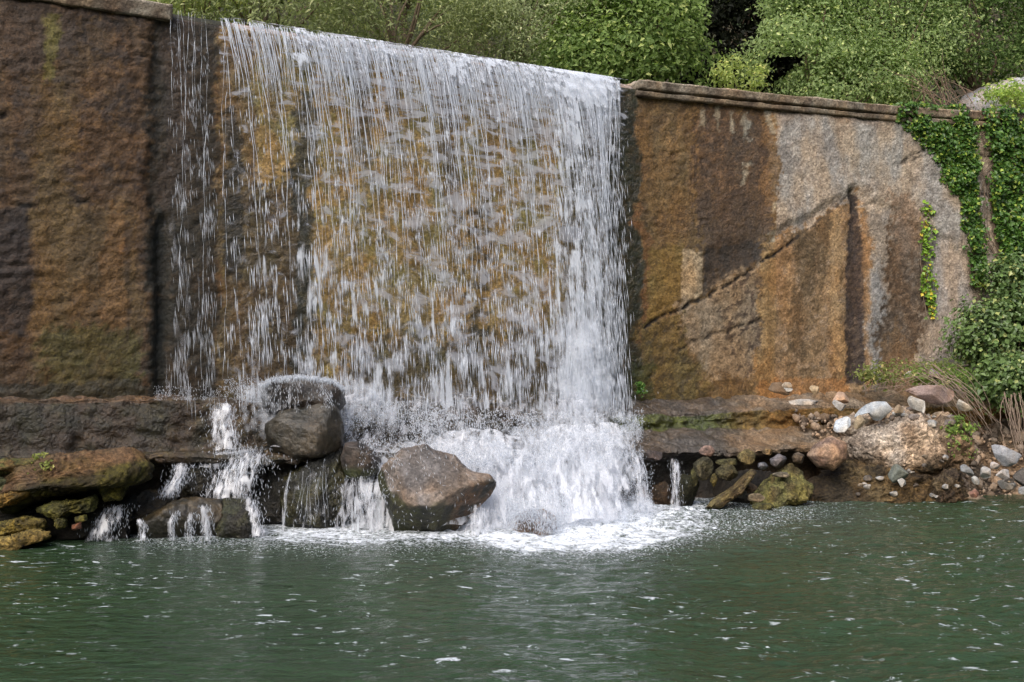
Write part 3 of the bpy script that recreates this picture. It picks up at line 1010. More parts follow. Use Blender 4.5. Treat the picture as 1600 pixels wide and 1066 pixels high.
def cong_paint(cc, ww, px_, py_, p, size):
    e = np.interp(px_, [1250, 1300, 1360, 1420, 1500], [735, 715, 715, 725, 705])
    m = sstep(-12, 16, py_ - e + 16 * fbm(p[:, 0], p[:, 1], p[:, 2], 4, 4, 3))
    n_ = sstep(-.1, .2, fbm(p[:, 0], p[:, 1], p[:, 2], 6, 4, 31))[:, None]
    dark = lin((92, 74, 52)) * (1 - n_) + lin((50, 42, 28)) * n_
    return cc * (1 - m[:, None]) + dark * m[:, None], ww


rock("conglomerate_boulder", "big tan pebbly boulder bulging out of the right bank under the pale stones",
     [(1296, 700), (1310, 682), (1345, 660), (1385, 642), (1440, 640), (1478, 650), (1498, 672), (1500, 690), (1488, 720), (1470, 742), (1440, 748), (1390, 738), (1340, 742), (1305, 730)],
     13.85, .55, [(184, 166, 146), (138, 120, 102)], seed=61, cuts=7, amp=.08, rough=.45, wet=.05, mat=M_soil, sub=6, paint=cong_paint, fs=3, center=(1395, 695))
rock("conglomerate_boulder", "dark crumbly lower bank rock at the waterline beneath the tan pebbly boulder",
     [(1215, 800), (1240, 770), (1290, 735), (1340, 720), (1400, 722), (1470, 735), (1485, 760), (1490, 790), (1440, 812), (1300, 815)],
     13.75, .50, [(96, 78, 50), (54, 44, 30)], seed=62, cuts=6, amp=.11, rough=.5, wet=.3, mat=M_soil, sub=6, fs=3.4, cutd=(.7, .9))
rock("conglomerate_boulder", "tan crumbly shoulder of rock beside the bright green weed clump",
     [(1440, 690), (1444, 660), (1462, 648), (1484, 648), (1506, 660), (1516, 690), (1512, 720), (1492, 742), (1462, 742), (1446, 720)],
     13.9, .34, [(150, 128, 104), (100, 82, 64)], seed=66, cuts=7, amp=.08, rough=.5, wet=.1, mat=M_soil, fs=3)
rock("conglomerate_boulder", "flat pebbly ledge of tan rock carrying the thin broken slab",
     [(1300, 664), (1320, 650), (1370, 640), (1430, 634), (1450, 646), (1430, 662), (1370, 672), (1320, 682)],
     14.0, .24, [(172, 154, 134), (130, 112, 94)], seed=67, cuts=5, amp=.07, rough=.5, wet=.05, mat=M_soil, fs=3.4)
rock("conglomerate_boulder", "brown lumpy root of the bank just left of the reddish cobble",
     [(1450, 790), (1456, 745), (1480, 728), (1500, 740), (1512, 764), (1514, 792), (1480, 806)],
     13.5, .26, [(92, 76, 54), (58, 46, 34)], seed=68, cuts=7, amp=.09, rough=.6, wet=.25, mat=M_soil, fs=3.4)
rock("rounded_rock", "smooth brownish grey rounded rock under the left end of the tan boulder",
     [(1262, 712), (1272, 695), (1300, 680), (1322, 692), (1322, 718), (1300, 736), (1276, 730)], 13.45, .22, [(150, 124, 102), (112, 92, 80)], seed=63, cuts=2, amp=.02, wet=.1)
rock("rock_slab", "narrow reddish brown slab leaning at the waterline on the right bank",
     [(1098, 800), (1110, 782), (1150, 758), (1176, 732), (1184, 738), (1160, 770), (1120, 796), (1102, 808)], 12.75, .16, [(108, 94, 58), (78, 64, 42)], seed=64, cuts=3, amp=.05, fs=3, wet=.4, mat=M_moss, tilt=.2, center=(1142, 770))
rock("mossy_rock", "broad yellow green moss covered rock beside the leaning slab",
     [(1172, 800), (1176, 775), (1205, 745), (1240, 720), (1262, 735), (1270, 760), (1262, 778), (1225, 792), (1200, 812)], 13.1, .3, [(112, 106, 60), (78, 70, 44)], seed=65, cuts=6, amp=.07, rough=.5, wet=.2, mat=M_moss)
GB = "cobbles in the hollow under the right footing"
cob = [
    ("purple grey flat cobble directly below the footing lip, nearest the fall", (1020, 712), 40, 16, 13.05, (84, 74, 70)),
    ("pinkish cobble at the footing lip right of the flat purple one", (1106, 705), 27, 18, 13.0, (128, 104, 92)),
    ("large olive mossy boulder hanging beneath the pinkish cobble", (1100, 732), 36, 36, 12.95, (84, 78, 56)),
    ("round mossy tan cobble in the middle of the hollow", (1168, 714), 30, 28, 13.0, (112, 98, 62)),
    ("grey angular cobble below the dark gap", (1216, 720), 30, 22, 13.1, (104, 98, 98)),
    ("small blue grey pebble stone left of the angular cobble", (1192, 728), 18, 12, 13.0, (112, 112, 116)),
    ("mossy wedge stone above the leaning slab", (1138, 738), 40, 28, 12.95, (78, 70, 44)),
    ("yellow moss nub at the foot of the mossy wedge", (1116, 750), 14, 22, 12.85, (100, 88, 44)),
    ("dark green stone behind the falling trickle", (1075, 770), 46, 60, 13.1, (44, 42, 24)),
    ("brown stone low in the shadow beside the trickle", (1035, 775), 44, 48, 13.1, (58, 44, 28)),
    ("pale pointed stone half under the moss rock by the water", (1182, 778), 30, 14, 12.7, (124, 108, 84)),
    ("small dark grey stone under the leaning slab", (1158, 772), 20, 16, 12.85, (74, 70, 62)),
    ("mossy green stone touching the pool below the pointed stone", (1192, 792), 40, 14, 12.6, (84, 80, 44)),
    ("long flat olive stone jammed under the footing lip in mid hollow", (1140, 722), 52, 12, 13.1, (92, 86, 54)),
    ("dim brown stone directly above the pale pointed one", (1166, 762), 34, 18, 13.0, (82, 66, 48)),
    ("flat greyish stone lying across the top of the moss rock", (1222, 742), 34, 10, 12.9, (120, 110, 92)),
    ("ochre stone at the lip near the dark gap", (1200, 706), 20, 12, 13.15, (126, 104, 72)),
    ("two tone stone wedged left of the rounded brownish rock", (1248, 716), 22, 20, 13.2, (98, 84, 68)),
    ("thin drooping moss tuft stone right of the trickle", (1086, 742), 16, 40, 12.95, (74, 70, 36)),
    ("dark rock filling the back of the hollow", (1180, 765), 150, 70, 13.5, (34, 29, 22)),
]
for i, (lb, (cx_, cy_), w_, h_, Y, cc_) in enumerate(cob):
    rs = np.random.default_rng(i + 5)
    an = np.linspace(0, 2 * np.pi, 11)[:-1] + rs.uniform(-.2, .2, 10)
    ol = [(cx_ + w_ / 2 * math.cos(a) * rs.uniform(.85, 1.12), cy_ + h_ / 2 * math.sin(a) * rs.uniform(.85, 1.12)) for a in an]
    cl = np.array(cc_)
    rock("cobble", lb, ol, Y, .0045 * min(w_, h_) * 1.0 + .03, [cc_, tuple(cl * .72)], cat="stone", group=GB, mat=M_moss if cc_[1] > cc_[2] * 1.3 else M_rock,
         seed=80 + i, cuts=8, amp=.03, cutd=(.45, .85), wet=.25, sub=4 if w_ < 60 else 5)
GP = "pale stones lying on the right bank"
pale = [
    ("flat white grey stone strip lying along the footing edge", [(1222, 632), (1230, 624), (1280, 622), (1300, 628), (1284, 634), (1240, 634)], 14.2, .10, (178, 168, 156)),
    ("small rusty cream stone against the orange stained foot of the wall", [(1264, 606), (1270, 599), (1280, 602), (1282, 614), (1272, 618)], 14.5, .06, (186, 160, 124)),
    ("peach coloured block leaning behind the grey slab stones", [(1296, 622), (1300, 608), (1318, 612), (1332, 622), (1326, 632), (1304, 628)], 14.3, .08, (186, 154, 128)),
    ("narrow pale slab running down to the blue white block", [(1294, 626), (1300, 622), (1328, 636), (1324, 646), (1306, 640)], 13.8, .05, (176, 168, 158)),
    ("blue white angular block standing on edge", [(1302, 672), (1306, 656), (1318, 648), (1331, 654), (1330, 664), (1318, 678), (1306, 676)], 13.5, .09, (202, 204, 204)),
    ("cream rounded stone right of the blue white block", [(1330, 662), (1336, 650), (1350, 644), (1362, 652), (1358, 662), (1338, 672)], 13.48, .08, (190, 168, 136)),
    ("thin broken grey concrete slab with ragged lower edge", [(1320, 640), (1340, 630), (1368, 624), (1385, 628), (1396, 640), (1382, 652), (1372, 662), (1364, 656), (1354, 642), (1330, 648)], 13.6, .06, (170, 172, 172)),
    ("flat cream triangular stone under the pinkish boulder", [(1412, 622), (1420, 618), (1444, 626), (1455, 640), (1452, 648), (1416, 636)], 13.6, .08, (206, 196, 182)),
    ("pinkish brown mottled boulder on top of the bank", [(1408, 610), (1440, 602), (1472, 602), (1500, 612), (1502, 622), (1470, 634), (1450, 630), (1430, 618)], 14.1, .2, (158, 134, 122)),
    ("pale wedge stone under the right end of the pinkish boulder", [(1484, 630), (1496, 622), (1512, 632), (1520, 642), (1504, 644)], 13.9, .1, (184, 174, 158)),
    ("small white stone in the weeds high on the bank", [(1408, 586), (1414, 580), (1424, 580), (1424, 590), (1412, 592)], 14.8, .05, (200, 190, 178)),
    ("dull purple stone at the top of the bank among dry twigs", [(1446, 584), (1456, 574), (1468, 576), (1476, 588), (1460, 598)], 14.7, .1, (140, 128, 130)),
    ("brown lump of stone leaning on the wall left of the rust stain", [(1198, 612), (1206, 598), (1222, 596), (1236, 612), (1230, 624), (1204, 624)], 14.3, .1, (120, 98, 76)),
    ("dull tan stone left of the cream triangular one", [(1396, 638), (1404, 632), (1414, 638), (1412, 646), (1398, 646)], 13.55, .07, (170, 146, 118)),
    ("grey blue stone set in the dark lower bank", [(1384, 742), (1392, 726), (1408, 724), (1420, 740), (1416, 752), (1396, 756)], 13.2, .12, (120, 122, 110)),
    ("white pebble stuck beside the grey blue stone", [(1402, 750), (1412, 746), (1420, 756), (1408, 762)], 13.15, .06, (170, 162, 150)),
    ("large pale grey slab stone on the cobble heap at the right edge", [(1549, 694), (1566, 696), (1600, 712), (1612, 726), (1590, 732), (1568, 730), (1556, 716)], 13.3, .14, (170, 166, 164)),
    ("slender dark grey cobble lying left of the cobble heap", [(1498, 726), (1506, 723), (1524, 738), (1520, 746), (1502, 736)], 13.3, .06, (132, 130, 126)),
    ("pale cobble between the slender one and the heap", [(1518, 746), (1526, 742), (1532, 750), (1530, 758), (1520, 757)], 13.2, .05, (176, 170, 160)),
    ("upright pale grey cobble in the middle of the heap", [(1533, 732), (1542, 724), (1551, 732), (1550, 750), (1540, 754), (1532, 746)], 13.2, .07, (178, 170, 160)),
    ("flat white cobble on top of the upright grey one", [(1538, 724), (1552, 720), (1564, 728), (1562, 735), (1548, 732)], 13.25, .06, (190, 178, 168)),
    ("cream grey cobble right of the upright one", [(1551, 742), (1562, 732), (1578, 734), (1578, 748), (1560, 750)], 13.2, .07, (180, 170, 160)),
    ("dark wet grey cobble below the cream grey one", [(1554, 752), (1576, 748), (1592, 758), (1580, 766), (1560, 764)], 13.1, .08, (118, 112, 104)),
    ("long grey cobble at the right edge of the frame near the water", [(1582, 765), (1600, 760), (1625, 766), (1620, 776), (1592, 772)], 13.0, .08, (150, 146, 140)),
    ("small reddish cobble at the waterline", [(1514, 770), (1524, 764), (1536, 770), (1532, 778), (1518, 778)], 13.0, .05, (150, 110, 92)),
    ("big dark stone at the right edge behind the cobble heap", [(1578, 745), (1600, 730), (1640, 740), (1640, 765), (1600, 762)], 13.4, .12, (96, 88, 80)),
]
for i, (lb, ol, Y, th_, cc_) in enumerate(pale):
    cl = np.array(cc_)
    rock("pale_stone" if cc_[0] > 150 else "bank_stone", lb, ol, Y, th_, [tuple(cl * .98), tuple(cl * .86)], cat="stone", group=GP, mat=M_pale,
         seed=120 + i, cuts=9, amp=.010, wet=.05, sub=4, cutd=(.35, .75))
# angular rubble strewn over the bank, each stone resting where the slope is met
rsb = np.random.default_rng(909)
bpy.context.view_layer.update()
deps = bpy.context.evaluated_depsgraph_get()
nst = [0, 0]
rubs = {}
for k in range(260):
    up_ = k % 3 > 0
    if nst[0 if up_ else 1] >= (46 if up_ else 22): continue
    if up_: a_, b_ = rsb.uniform(1225, 1510), rsb.uniform(604, 668)
    else: a_, b_ = rsb.uniform(1340, 1610), rsb.uniform(715, 784)
    dq = P(a_, b_, 10.0) - np.array([0, 0, EYE])
    hit, loc_, nor_, _, ho, _ = SC.ray_cast(deps, Vector((0, 0, EYE)), Vector(dq).normalized())
    if not hit or loc_.y > 15.3 or loc_.y < 12 or nor_.z < (.25 if up_ else 0) or loc_.z < .02: continue
    if not any(t_ in ho.name for t_ in ("bank", "footing", "conglomerate")): continue
    nst[0 if up_ else 1] += 1
    w_ = rsb.uniform(10, 24) if up_ else rsb.uniform(7, 16)
    h_ = w_ * rsb.uniform(.45, .8)
    cx_, cy_ = a_, b_ - h_ * .25
    ol = [(cx_ + w_ / 2 * math.cos(t_) * rsb.uniform(.75, 1.2), cy_ + h_ / 2 * math.sin(t_) * rsb.uniform(.75, 1.2)) for t_ in np.linspace(0, 2 * np.pi, 8)[:-1]]
    base_ = int(rsb.choice([0, 1, 2]))
    cn = ["tan", "brown", "pale"][base_]
    cc_ = [(168, 150, 128), (128, 116, 106), (184, 180, 172)][base_] if up_ else [(142, 128, 110), (104, 96, 88), (162, 158, 152)][base_]
    ro_ = rock("rubble_stone", "small angular %s stone in the rubble on top of the right bank" % cn if up_ else "small rounded %s stone stuck in the lower slope of the right bank" % cn,
         ol, float(loc_.y), .003 * w_ + .01, [cc_, tuple(np.array(cc_) * .75)], cat="stone", group=("%s rubble on top of the right bank" if up_ else "%s stones in the lower bank") % cn,
         mat=M_pale, seed=300 + k, cuts=8 if up_ else 3, amp=.01, sub=3, wet=.05, cutd=(.35, .75))
    rubs.setdefault((up_, cn), []).append((a_, ro_))
ORD = ["leftmost", "second from the left", "third from the left", "fourth from the left", "fifth from the left", "sixth from the left", "seventh from the left",
       "eighth from the left", "ninth from the left", "tenth from the left", "eleventh from the left", "twelfth from the left", "thirteenth from the left", "fourteenth from the left"]
for (up_, cn), lst in rubs.items():
    lst.sort(key=lambda e: e[0])
    for j, (_, ro_) in enumerate(lst):
        od = "rightmost" if j == len(lst) - 1 and j > 0 else ORD[min(j, 13)]
        ro_['label'] = ("%s of the small angular %s stones topping the right bank" if up_ else "%s of the small rounded %s stones in the right slope") % (od, cn)
# loose gravel on the bank
n = 2200
gpx_ = RNG.uniform(1270, 1600, n)
gx_ = wall_x(gpx_, 1.0)
go_ = RNG.uniform(.15, 2.2, n)
V0, F0 = ico(1)
q = wallpt(gx_, go_, 0.0)
bzq = []
ii = np.clip(np.searchsorted(bx, gx_) - 1, 0, len(bx) - 2)
jj = np.clip(np.searchsorted(by, go_) - 1, 0, len(by) - 2)
q[:, 2] = bz[ii, jj] + .01
sz = RNG.lognormal(-3.75, .55, n)
VV = (V0[None] * (sz[:, None, None] * RNG.uniform(.6, 1.3, (n, 1, 3))) * (1 + .2 * RNG.normal(0, 1, (n, len(V0), 1)))) + q[:, None]
cg = (lin((150, 130, 110)) * RNG.uniform(.35, 1.35, (n, 1)))[:, None] * np.ones((1, len(V0), 1))
gr = mk("gravel", VV.reshape(-1, 3), (F0[None] + (np.arange(n) * len(V0))[:, None, None]).reshape(-1, 3), M_pale, col=cg.reshape(-1, 3), attrs={'wet': .05}, origin=wallpt(6., 1., 0.))
tag(gr, "loose gravel scattered over the right bank", "gravel", kind='stuff')

# ------------------------------------------------------------------ pool
px1 = np.concatenate([np.linspace(-60, -9, 20), np.arange(-8.8, 8.8, .035), np.linspace(9, 60, 20)])
py1 = np.concatenate([np.linspace(-60, 2.5, 26), np.linspace(2.6, 5.0, 40)[1:], np.arange(5.03, 13.6, .026), np.linspace(13.7, 16, 14)])
PX_, PY_ = np.meshgrid(px1, py1, indexing='ij')
cx0, cy0 = .4, 12.4
rr = np.hypot(PX_ - cx0, PY_ - cy0)
tht = np.arctan2(PX_ - cx0, cy0 - PY_)
wz = .030 * fbm(rr * 1.0, tht * 3.0, 0 * rr, 1.3, 2, 201) + .020 * fbm(rr * 2.6, tht * 7, 0 * rr, 1.6, 4, 203, .6) + \
    .014 * fbm(PX_ * .8, PY_ * 2.2, 0 * rr, 2.4, 4, 205, .6)
wz *= (1 - sstep(14, 24, rr)) * 1.1 * np.interp(PX_, [-6, -2, 0, 1.5, 4], [.65, .8, 1.3, 1.7, 1.4])
near = np.exp(-((rr - 1.2) / 1.3) ** 2)
wz += .07 * near * fbm(PX_, PY_, 0 * rr, 5, 4, 207, .6)
WG = np.stack([PX_, PY_, wz - .005], -1)
wpx, wpy = pix(WG)
nzf = 14 * fbm(PX_, PY_, 0 * rr, 2.5, 4, 211)
line_y = np.interp(wpx, [-100, 140, 200, 420, 520, 740, 800, 1000, 1060, 1120, 1250], [860, 846, 847, 848, 856, 850, 866, 864, 850, 836, 806])
foam = 1 - sstep(-16, 20, wpy - line_y + nzf)
foam *= sstep(120, 210, wpx) * (1 - sstep(1080, 1220, wpx))
foam *= np.interp(wpx, [100, 400, 480, 620, 760, 940, 1040, 1200], [.66, .72, .88, .8, .95, 1, .85, .55])
foam = np.where(PY_ > 5, foam, 0)
spk = np.exp(-np.clip(wpy - line_y, 0, 999) / 34.) * sstep(90, 260, wpx) * (1 - sstep(1200, 1500, wpx)) * .55
t = NT("pool_water")
co = t.n("ShaderNodeTexCoord").outputs['Object']
fa = t.attr("foam")
sk = t.attr("speck")
b1 = t.noise(t.mapv(co, (1, 2.0, 1)), 4.5, 3, .5, .4)
b2 = t.noise(t.mapv(co, (1, 1.4, 1)), 26, 4, .6, .3)
bh = t.math('ADD', t.math('MULTIPLY', b1, 1.), t.math('MULTIPLY', b2, .22))
bp = t.n("ShaderNodeBump", Strength=.9, Distance=.075, Height=bh).outputs[0]
f1 = t.noise(t.mapv(co, (1.0, .8, 1)), 9, 6, .7, .8)
f1 = t.math('ADD', t.math('MULTIPLY', f1, .65), t.math('MULTIPLY', t.noise(t.mapv(co, (1, .7, 1)), 34, 4, .65, .5), .35))
thr = t.math('SUBTRACT', .74, t.math('MULTIPLY', fa, .42))
fm = t.math('MULTIPLY', t.rng(f1, thr, t.math('ADD', thr, .22)), .93)
f2 = t.noise(t.mapv(co, (.8, .9, 1)), 17, 5, .62, .4)
f5 = t.noise(co, 48, 3, .6)
f3 = t.noise(co, 1.6, 3, .5)
th3 = t.math('SUBTRACT', t.math('ADD', .745, t.math('MULTIPLY', t.math('SUBTRACT', .5, f3), .30)), t.math('MULTIPLY', sk, .05))
fm2 = t.math('MULTIPLY', t.rng(f2, th3, t.math('ADD', th3, .07)), .5)
fm2 = t.math('MULTIPLY', fm2, t.rng(f3, .44, .60))
th5 = t.math('SUBTRACT', .76, t.math('MULTIPLY', sk, .40))
fm2 = t.math('MAXIMUM', fm2, t.math('MULTIPLY', t.rng(f5, th5, t.math('ADD', th5, .08)), .55))
f4 = t.noise(t.mapv(co, (1, 1.9, 1)), 7, 5, .6, .7)
fm3 = t.math('MULTIPLY', t.rng(f4, .60, .69), .75)  # larger white flecks: drifting foam, plus glints painted on the foreground ripples
fm3 = t.math('MULTIPLY', fm3, t.rng(f2, .40, .52))
fm3 = t.math('MULTIPLY', fm3, t.rng(t.noise(co, .8, 2, .5), .38, .58))
ff = t.math('MAXIMUM', t.math('MAXIMUM', fm, fm2), fm3)
big = t.noise(co, .5, 2, .5)
base = t.mix(big, tuple(lin((38, 55, 38))), tuple(lin((54, 74, 48))))
base = t.mix(t.math('MULTIPLY', sk, .9), base, tuple(lin((84, 90, 86))))
wtr = t.n("ShaderNodeBsdfPrincipled", Base_Color=base, Roughness=.07, IOR=1.333, Normal=bp)
fo = t.n("ShaderNodeBsdfDiffuse", Color=WHITE, Normal=bp)
M_pool = t.surf(t.n("ShaderNodeMixShader", i0=ff, i1=wtr.outputs[0], i2=fo.outputs[0]).outputs[0])
tag(mk("water", WG, gridF(*rr.shape), M_pool, attrs={'foam': foam.ravel(), 'speck': spk.ravel()}), kind='structure')
# river held back behind the weir
rx = np.linspace(-25, 25, 60)
ro = np.linspace(-.84, -2.9, 8)
RG = wallpt(rx[:, None], ro[None], 5.33)
tag(mk("river", RG, gridF(60, 8), M_pool, attrs={'foam': 0., 'speck': 0.}), kind='structure')

# ------------------------------------------------------------------ the fall
fall = empty("waterfall", wallpt(-.8, .4, 1.2), "wide white curtain of water falling over the weir into the pool", "waterfall")
FX0, FX1 = float(wall_x(334)), float(wall_x(984))


def lipz(o): return CREST - .03


def fall_sheet(name, x0, x1, v0, off, botz_fn, den_fn, mat, nx=None, seed=0, parent=fall, ztop=CREST):
    nx = nx or int((x1 - x0) / .03)
    xs = np.linspace(x0, x1, nx)
    h = np.concatenate([[-.02, -.012, 0, .015], np.linspace(.04, 1, 90) ** 1.25 * 4.4])
    H = np.broadcast_to(h, (nx, len(h))).copy()
    bot = botz_fn(xs)[:, None]
    H = np.minimum(H, ztop - bot)
    o = off * (1 - np.exp(-np.clip(H, 0, 9) * 4)) + v0 * np.sqrt(np.clip(H, 0, 9) * 2 / 9.81)
    o[:, 0], o[:, 1] = -.30, -.15
    o[:, 2] = -.04
    X = np.broadcast_to(xs[:, None], H.shape)
    wv = .035 * fbm(X, H * .25, 0 * X, 2.2, 3, seed + 300)
    o = o + wv * np.clip(H, 0, 1)
    u = (X - x0) / (x1 - x0)
    drift = -.20 * sstep(.90, 1, u) * np.clip(H / 4, 0, 1) + .12 * (1 - sstep(0, .12, u)) * np.clip(H / 4, 0, 1) * (x0 < -3)
    Gs = wallpt(X + drift, o, ztop + .015 - H * 1.0)
    px_, py_ = pix(Gs)
    den, film_ = den_fn(px_, py_, X, H)
    uv = np.stack([X * 1.14 - .24 * np.clip(H, 0, 9) / (1 + .5 * np.clip(H, 0, 9)), np.sqrt(np.clip(H, 0, 9) + .03) * 2.3], -1)
    return mk(name, Gs, gridF(nx, len(h)), mat, parent=parent, attrs={'den': np.clip(den, 0, 1).ravel(), 'film': np.clip(film_, 0, 1).ravel()}, uv=uv.reshape(-1, 2))


def botz(xs):
    px_, _ = pix(wallpt(xs, .3, 2))
    return np.interp(px_, [300, 600, 660, 950, 1000], [1.27, 1.2, .95, .95, 1.0])


D_px = [325, 340, 360, 385, 400, 440, 470, 520, 560, 600, 640, 680, 720, 745, 770, 800, 850, 880, 905, 930, 955, 975, 990]
D_v = [.0, .30, .28, .40, .56, .34, .58, .50, .52, .55, .45, .62, .58, .50, .58, .52, .62, .82, .98, .90, .72, .35, .0]


def main_den(k, fk, top=1.0):
    def fn(px_, py_, X, H):
        pe = px_ + 30 * fbm(X, H * .3, 0 * X, 1.4, 3, 411)
        d = np.interp(pe, D_px, D_v)
        edge = sstep(333, 345, px_) * (1 - sstep(975, 992, px_ + H * 6))
        d = d * np.interp(H, [0, .1, .5, 1.2, 2.5, 3.4, 4.2], [1.3, 1.25, .85, .72, .82, 1.05, 1.25])
        d = d * (1 + .5 * fbm(X, H, 0 * X, 1.3, 3, 417))
        f = np.interp(H, [0, .12, .45, 1.0, 2.2, 3.2, 4.2], [1.3, 1.25, 1.1, .84, .70, .62, .72])
        f = f * np.interp(pe, [330, 345, 400, 480, 560, 700, 850, 930, 975], [.0, .35, .36, .52, .74, .86, .92, .9, .4])
        return d * k * edge, f * fk * edge
    return fn


M_s0 = sheet_mat("thin_water_film", (9, 4.0), (4.2, 9.0), 3.1, .60, .6, .2, .35, (.74, .76, .84))
M_s1 = sheet_mat("falling_water_near", (17, 1.9), (7, 6), 11.3, .45, .95, .11)
M_s2 = sheet_mat("falling_water_far", (11, 2.2), (6, 5), 27.9, .4, .70, .16)
fall_sheet("clinging_film", FX0, FX1, .10, .02, botz, main_den(.4, 1.0), M_s0, seed=1)
fall_sheet("falling_sheet", FX0, FX1, .33, .04, botz, main_den(.92, .1), M_s1, seed=2)
fall_sheet("falling_sheet", FX0, FX1, .50, .06, botz, main_den(.72, .05), M_s2, seed=3)

# strands of white water and loose drops, real pieces of geometry
def strand_set(pxs, jit, v0, hmax, wmin=.003, wmax=.009, lean=.10, breakup=1.0):
    lines, rad = [], []
    for px_ in pxs:
        x = float(wall_x(px_))
        t0 = RNG.uniform(0, .10)
        hm = hmax * RNG.uniform(.12, 1.0) ** 1.2
        n_ = 14
        T = np.linspace(0, 1, n_) ** .75
        H = t0 + T * hm
        ph = RNG.uniform(0, 6)
        H = np.maximum(H, .03)
        o = RNG.uniform(.0, .06) * (1 - np.exp(-H * 5)) + v0 * RNG.uniform(.5, 1.1) * (np.sqrt(2 * H / 9.81) - .05)
        xx = x + RNG.uniform(.10, .30) * np.interp(px_, [900, 950], [1, -.35]) * H / (1 + .5 * H) + .014 * np.sin(H * 7 + ph) * RNG.uniform(0, 1.2) + .02 * fbm(H * 2.5, 0 * H + px_, 0 * H, 1, 3, 9)
        if px_ > 940: xx = xx - .05 * H
        L = wallpt(xx, o, CREST + .01 - H)
        r = RNG.uniform(wmin, wmax) * (.35 + .65 * np.abs(np.sin(H * RNG.uniform(3, 9) + ph))) * (1 - T ** 4)
        lines.append(L)
        rad.append(np.maximum(r, .0008))
    return lines, rad


cdf_x = np.arange(338, 972)
cdf = np.cumsum(np.interp(cdf_x, D_px, D_v) ** 1.5)
cdf = cdf / cdf[-1]


def draw_px(n): return np.interp(RNG.random(n), cdf, cdf_x)


l_, r_ = strand_set(draw_px(320), 0, .38, 3.4, .0018, .0055)
l2, r2 = strand_set(draw_px(1000), 0, .36, .9, .002, .0060)
V, Fc = tubes(l_ + l2, r_ + r2, 3)
tag(mk("water_strands", V, Fc, M_drop, parent=fall), kind='stuff')


def drops_fall(n, hp=1.0, hmin=.25, pxf=None):
    px_ = draw_px(n) if pxf is None else pxf(n)
    H = hmin + (4.2 - hmin) * RNG.random(n) ** hp
    x = wall_x(px_) + RNG.normal(0, .02, n)
    clump = fbm(x * 1.2, np.sqrt(H) * 2.3 * .8, 0 * x, 6, 3, 501, .7) + RNG.normal(0, .04, n)
    keep = clump > np.interp(px_, [340, 860, 900, 950], [.10, .07, -.12, -.02])
    x, H, px_ = x[keep], H[keep], px_[keep]
    x = x - .045 * H * (px_ > 950)
    o = .03 + RNG.uniform(.15, .60, len(x)) * np.sqrt(2 * H / 9.81)
    p = wallpt(x, o, CREST - H)
    L = .02 + .085 * np.sqrt(H) * RNG.uniform(.3, 1.8, len(x))
    d = np.stack([RNG.normal(.12, .07, len(x)) / (1 + .3 * H), RNG.normal(0, .08, len(x)), -np.ones(len(x))], 1) * L[:, None]
    ok = p[:, 2] > np.maximum(botz(x), 1.0)
    return p[ok], d[ok], RNG.uniform(.0018, .0046, ok.sum())


p, d, wd = drops_fall(19000, .5)
V, Fc = spindles(p, d, wd)
tag(mk("falling_drops", V, Fc, M_drop, parent=fall), kind='stuff')

# water breaking over the footing steps
def step_sheet(name, pxa, pxb, pts_fn, den_fn, mat, seed, lump=.05, nv=46, parent=fall, uvs=1.0):
    xa, xb = float(wall_x(pxa, .8)), float(wall_x(pxb, .8))
    nx = int((xb - xa) / .022)
    xs = np.linspace(xa, xb, nx)
    lp, _ = pix(wallpt(xs, .8, .8))
    O, Z = pts_fn(lp, xs)            # (nx,k)
    k = O.shape[1]
    q_ = np.linspace(0, k - 1, nv)
    i_ = np.clip(q_.astype(int), 0, k - 2)
    f_ = q_ - i_
    f_ = f_ * f_ * (3 - 2 * f_) * .5 + f_ * .5
    o = O[:, i_] * (1 - f_) + O[:, i_ + 1] * f_
    z = Z[:, i_] * (1 - f_) + Z[:, i_ + 1] * f_
    Gs = wallpt(xs[:, None], o, z)
    Nn = gridN(Gs)
    Nn *= np.sign(-Nn[nx // 2, nv // 2, 1])
    X, Yy, Zz = Gs[..., 0], Gs[..., 1], Gs[..., 2]
    Gs = Gs + Nn * (lump * (fbm(X, Yy * .6, Zz * .6, 2.4, 2, seed, .5) * 1.2 + .35))[..., None]
    px_, py_ = pix(Gs)
    den, fl_ = den_fn(px_, py_, X, Zz)
    arc = np.concatenate([np.zeros((nx, 1)), np.cumsum(np.hypot(np.diff(o), np.diff(z)), 1)], 1)
    uv = np.stack([X * 1.14 + seed, arc * 1.5 * uvs], -1)
    return mk(name, Gs, gridF(nx, nv), mat, parent=parent, attrs={'den': np.clip(den, 0, 1).ravel(), 'film': np.clip(fl_, 0, 1).ravel()}, uv=uv.reshape(-1, 2))


def upper_pts(lp, xs):
    a = np.interp(lp, [400, 560, 640, 1000], [1.34, 1.30, 1.27, 1.26])
    one = np.ones_like(xs)
    return (np.stack([.05 * one, .30 * one, .47 * one, .55 * one, .62 * one, .78 * one, 1.05 * one], 1),
            np.stack([a, a - .02, a - .08, a - .22, a - .40, a - .50, a - .54], 1))


def upper_den(px_, py_, X, Z):
    e = sstep(385, 440, px_) * (1 - sstep(940, 965, px_ + 10 * fbm(X, Z, 0 * X, 3, 3, 5)))
    d = np.interp(px_, [380, 440, 540, 600, 680, 760, 860, 900, 940], [.50, .62, .72, .66, .48, .40, .46, .92, .75])
    return d * e, e * np.interp(px_, [400, 540, 650, 820, 900, 960], [.5, .65, .45, .4, .8, .7])


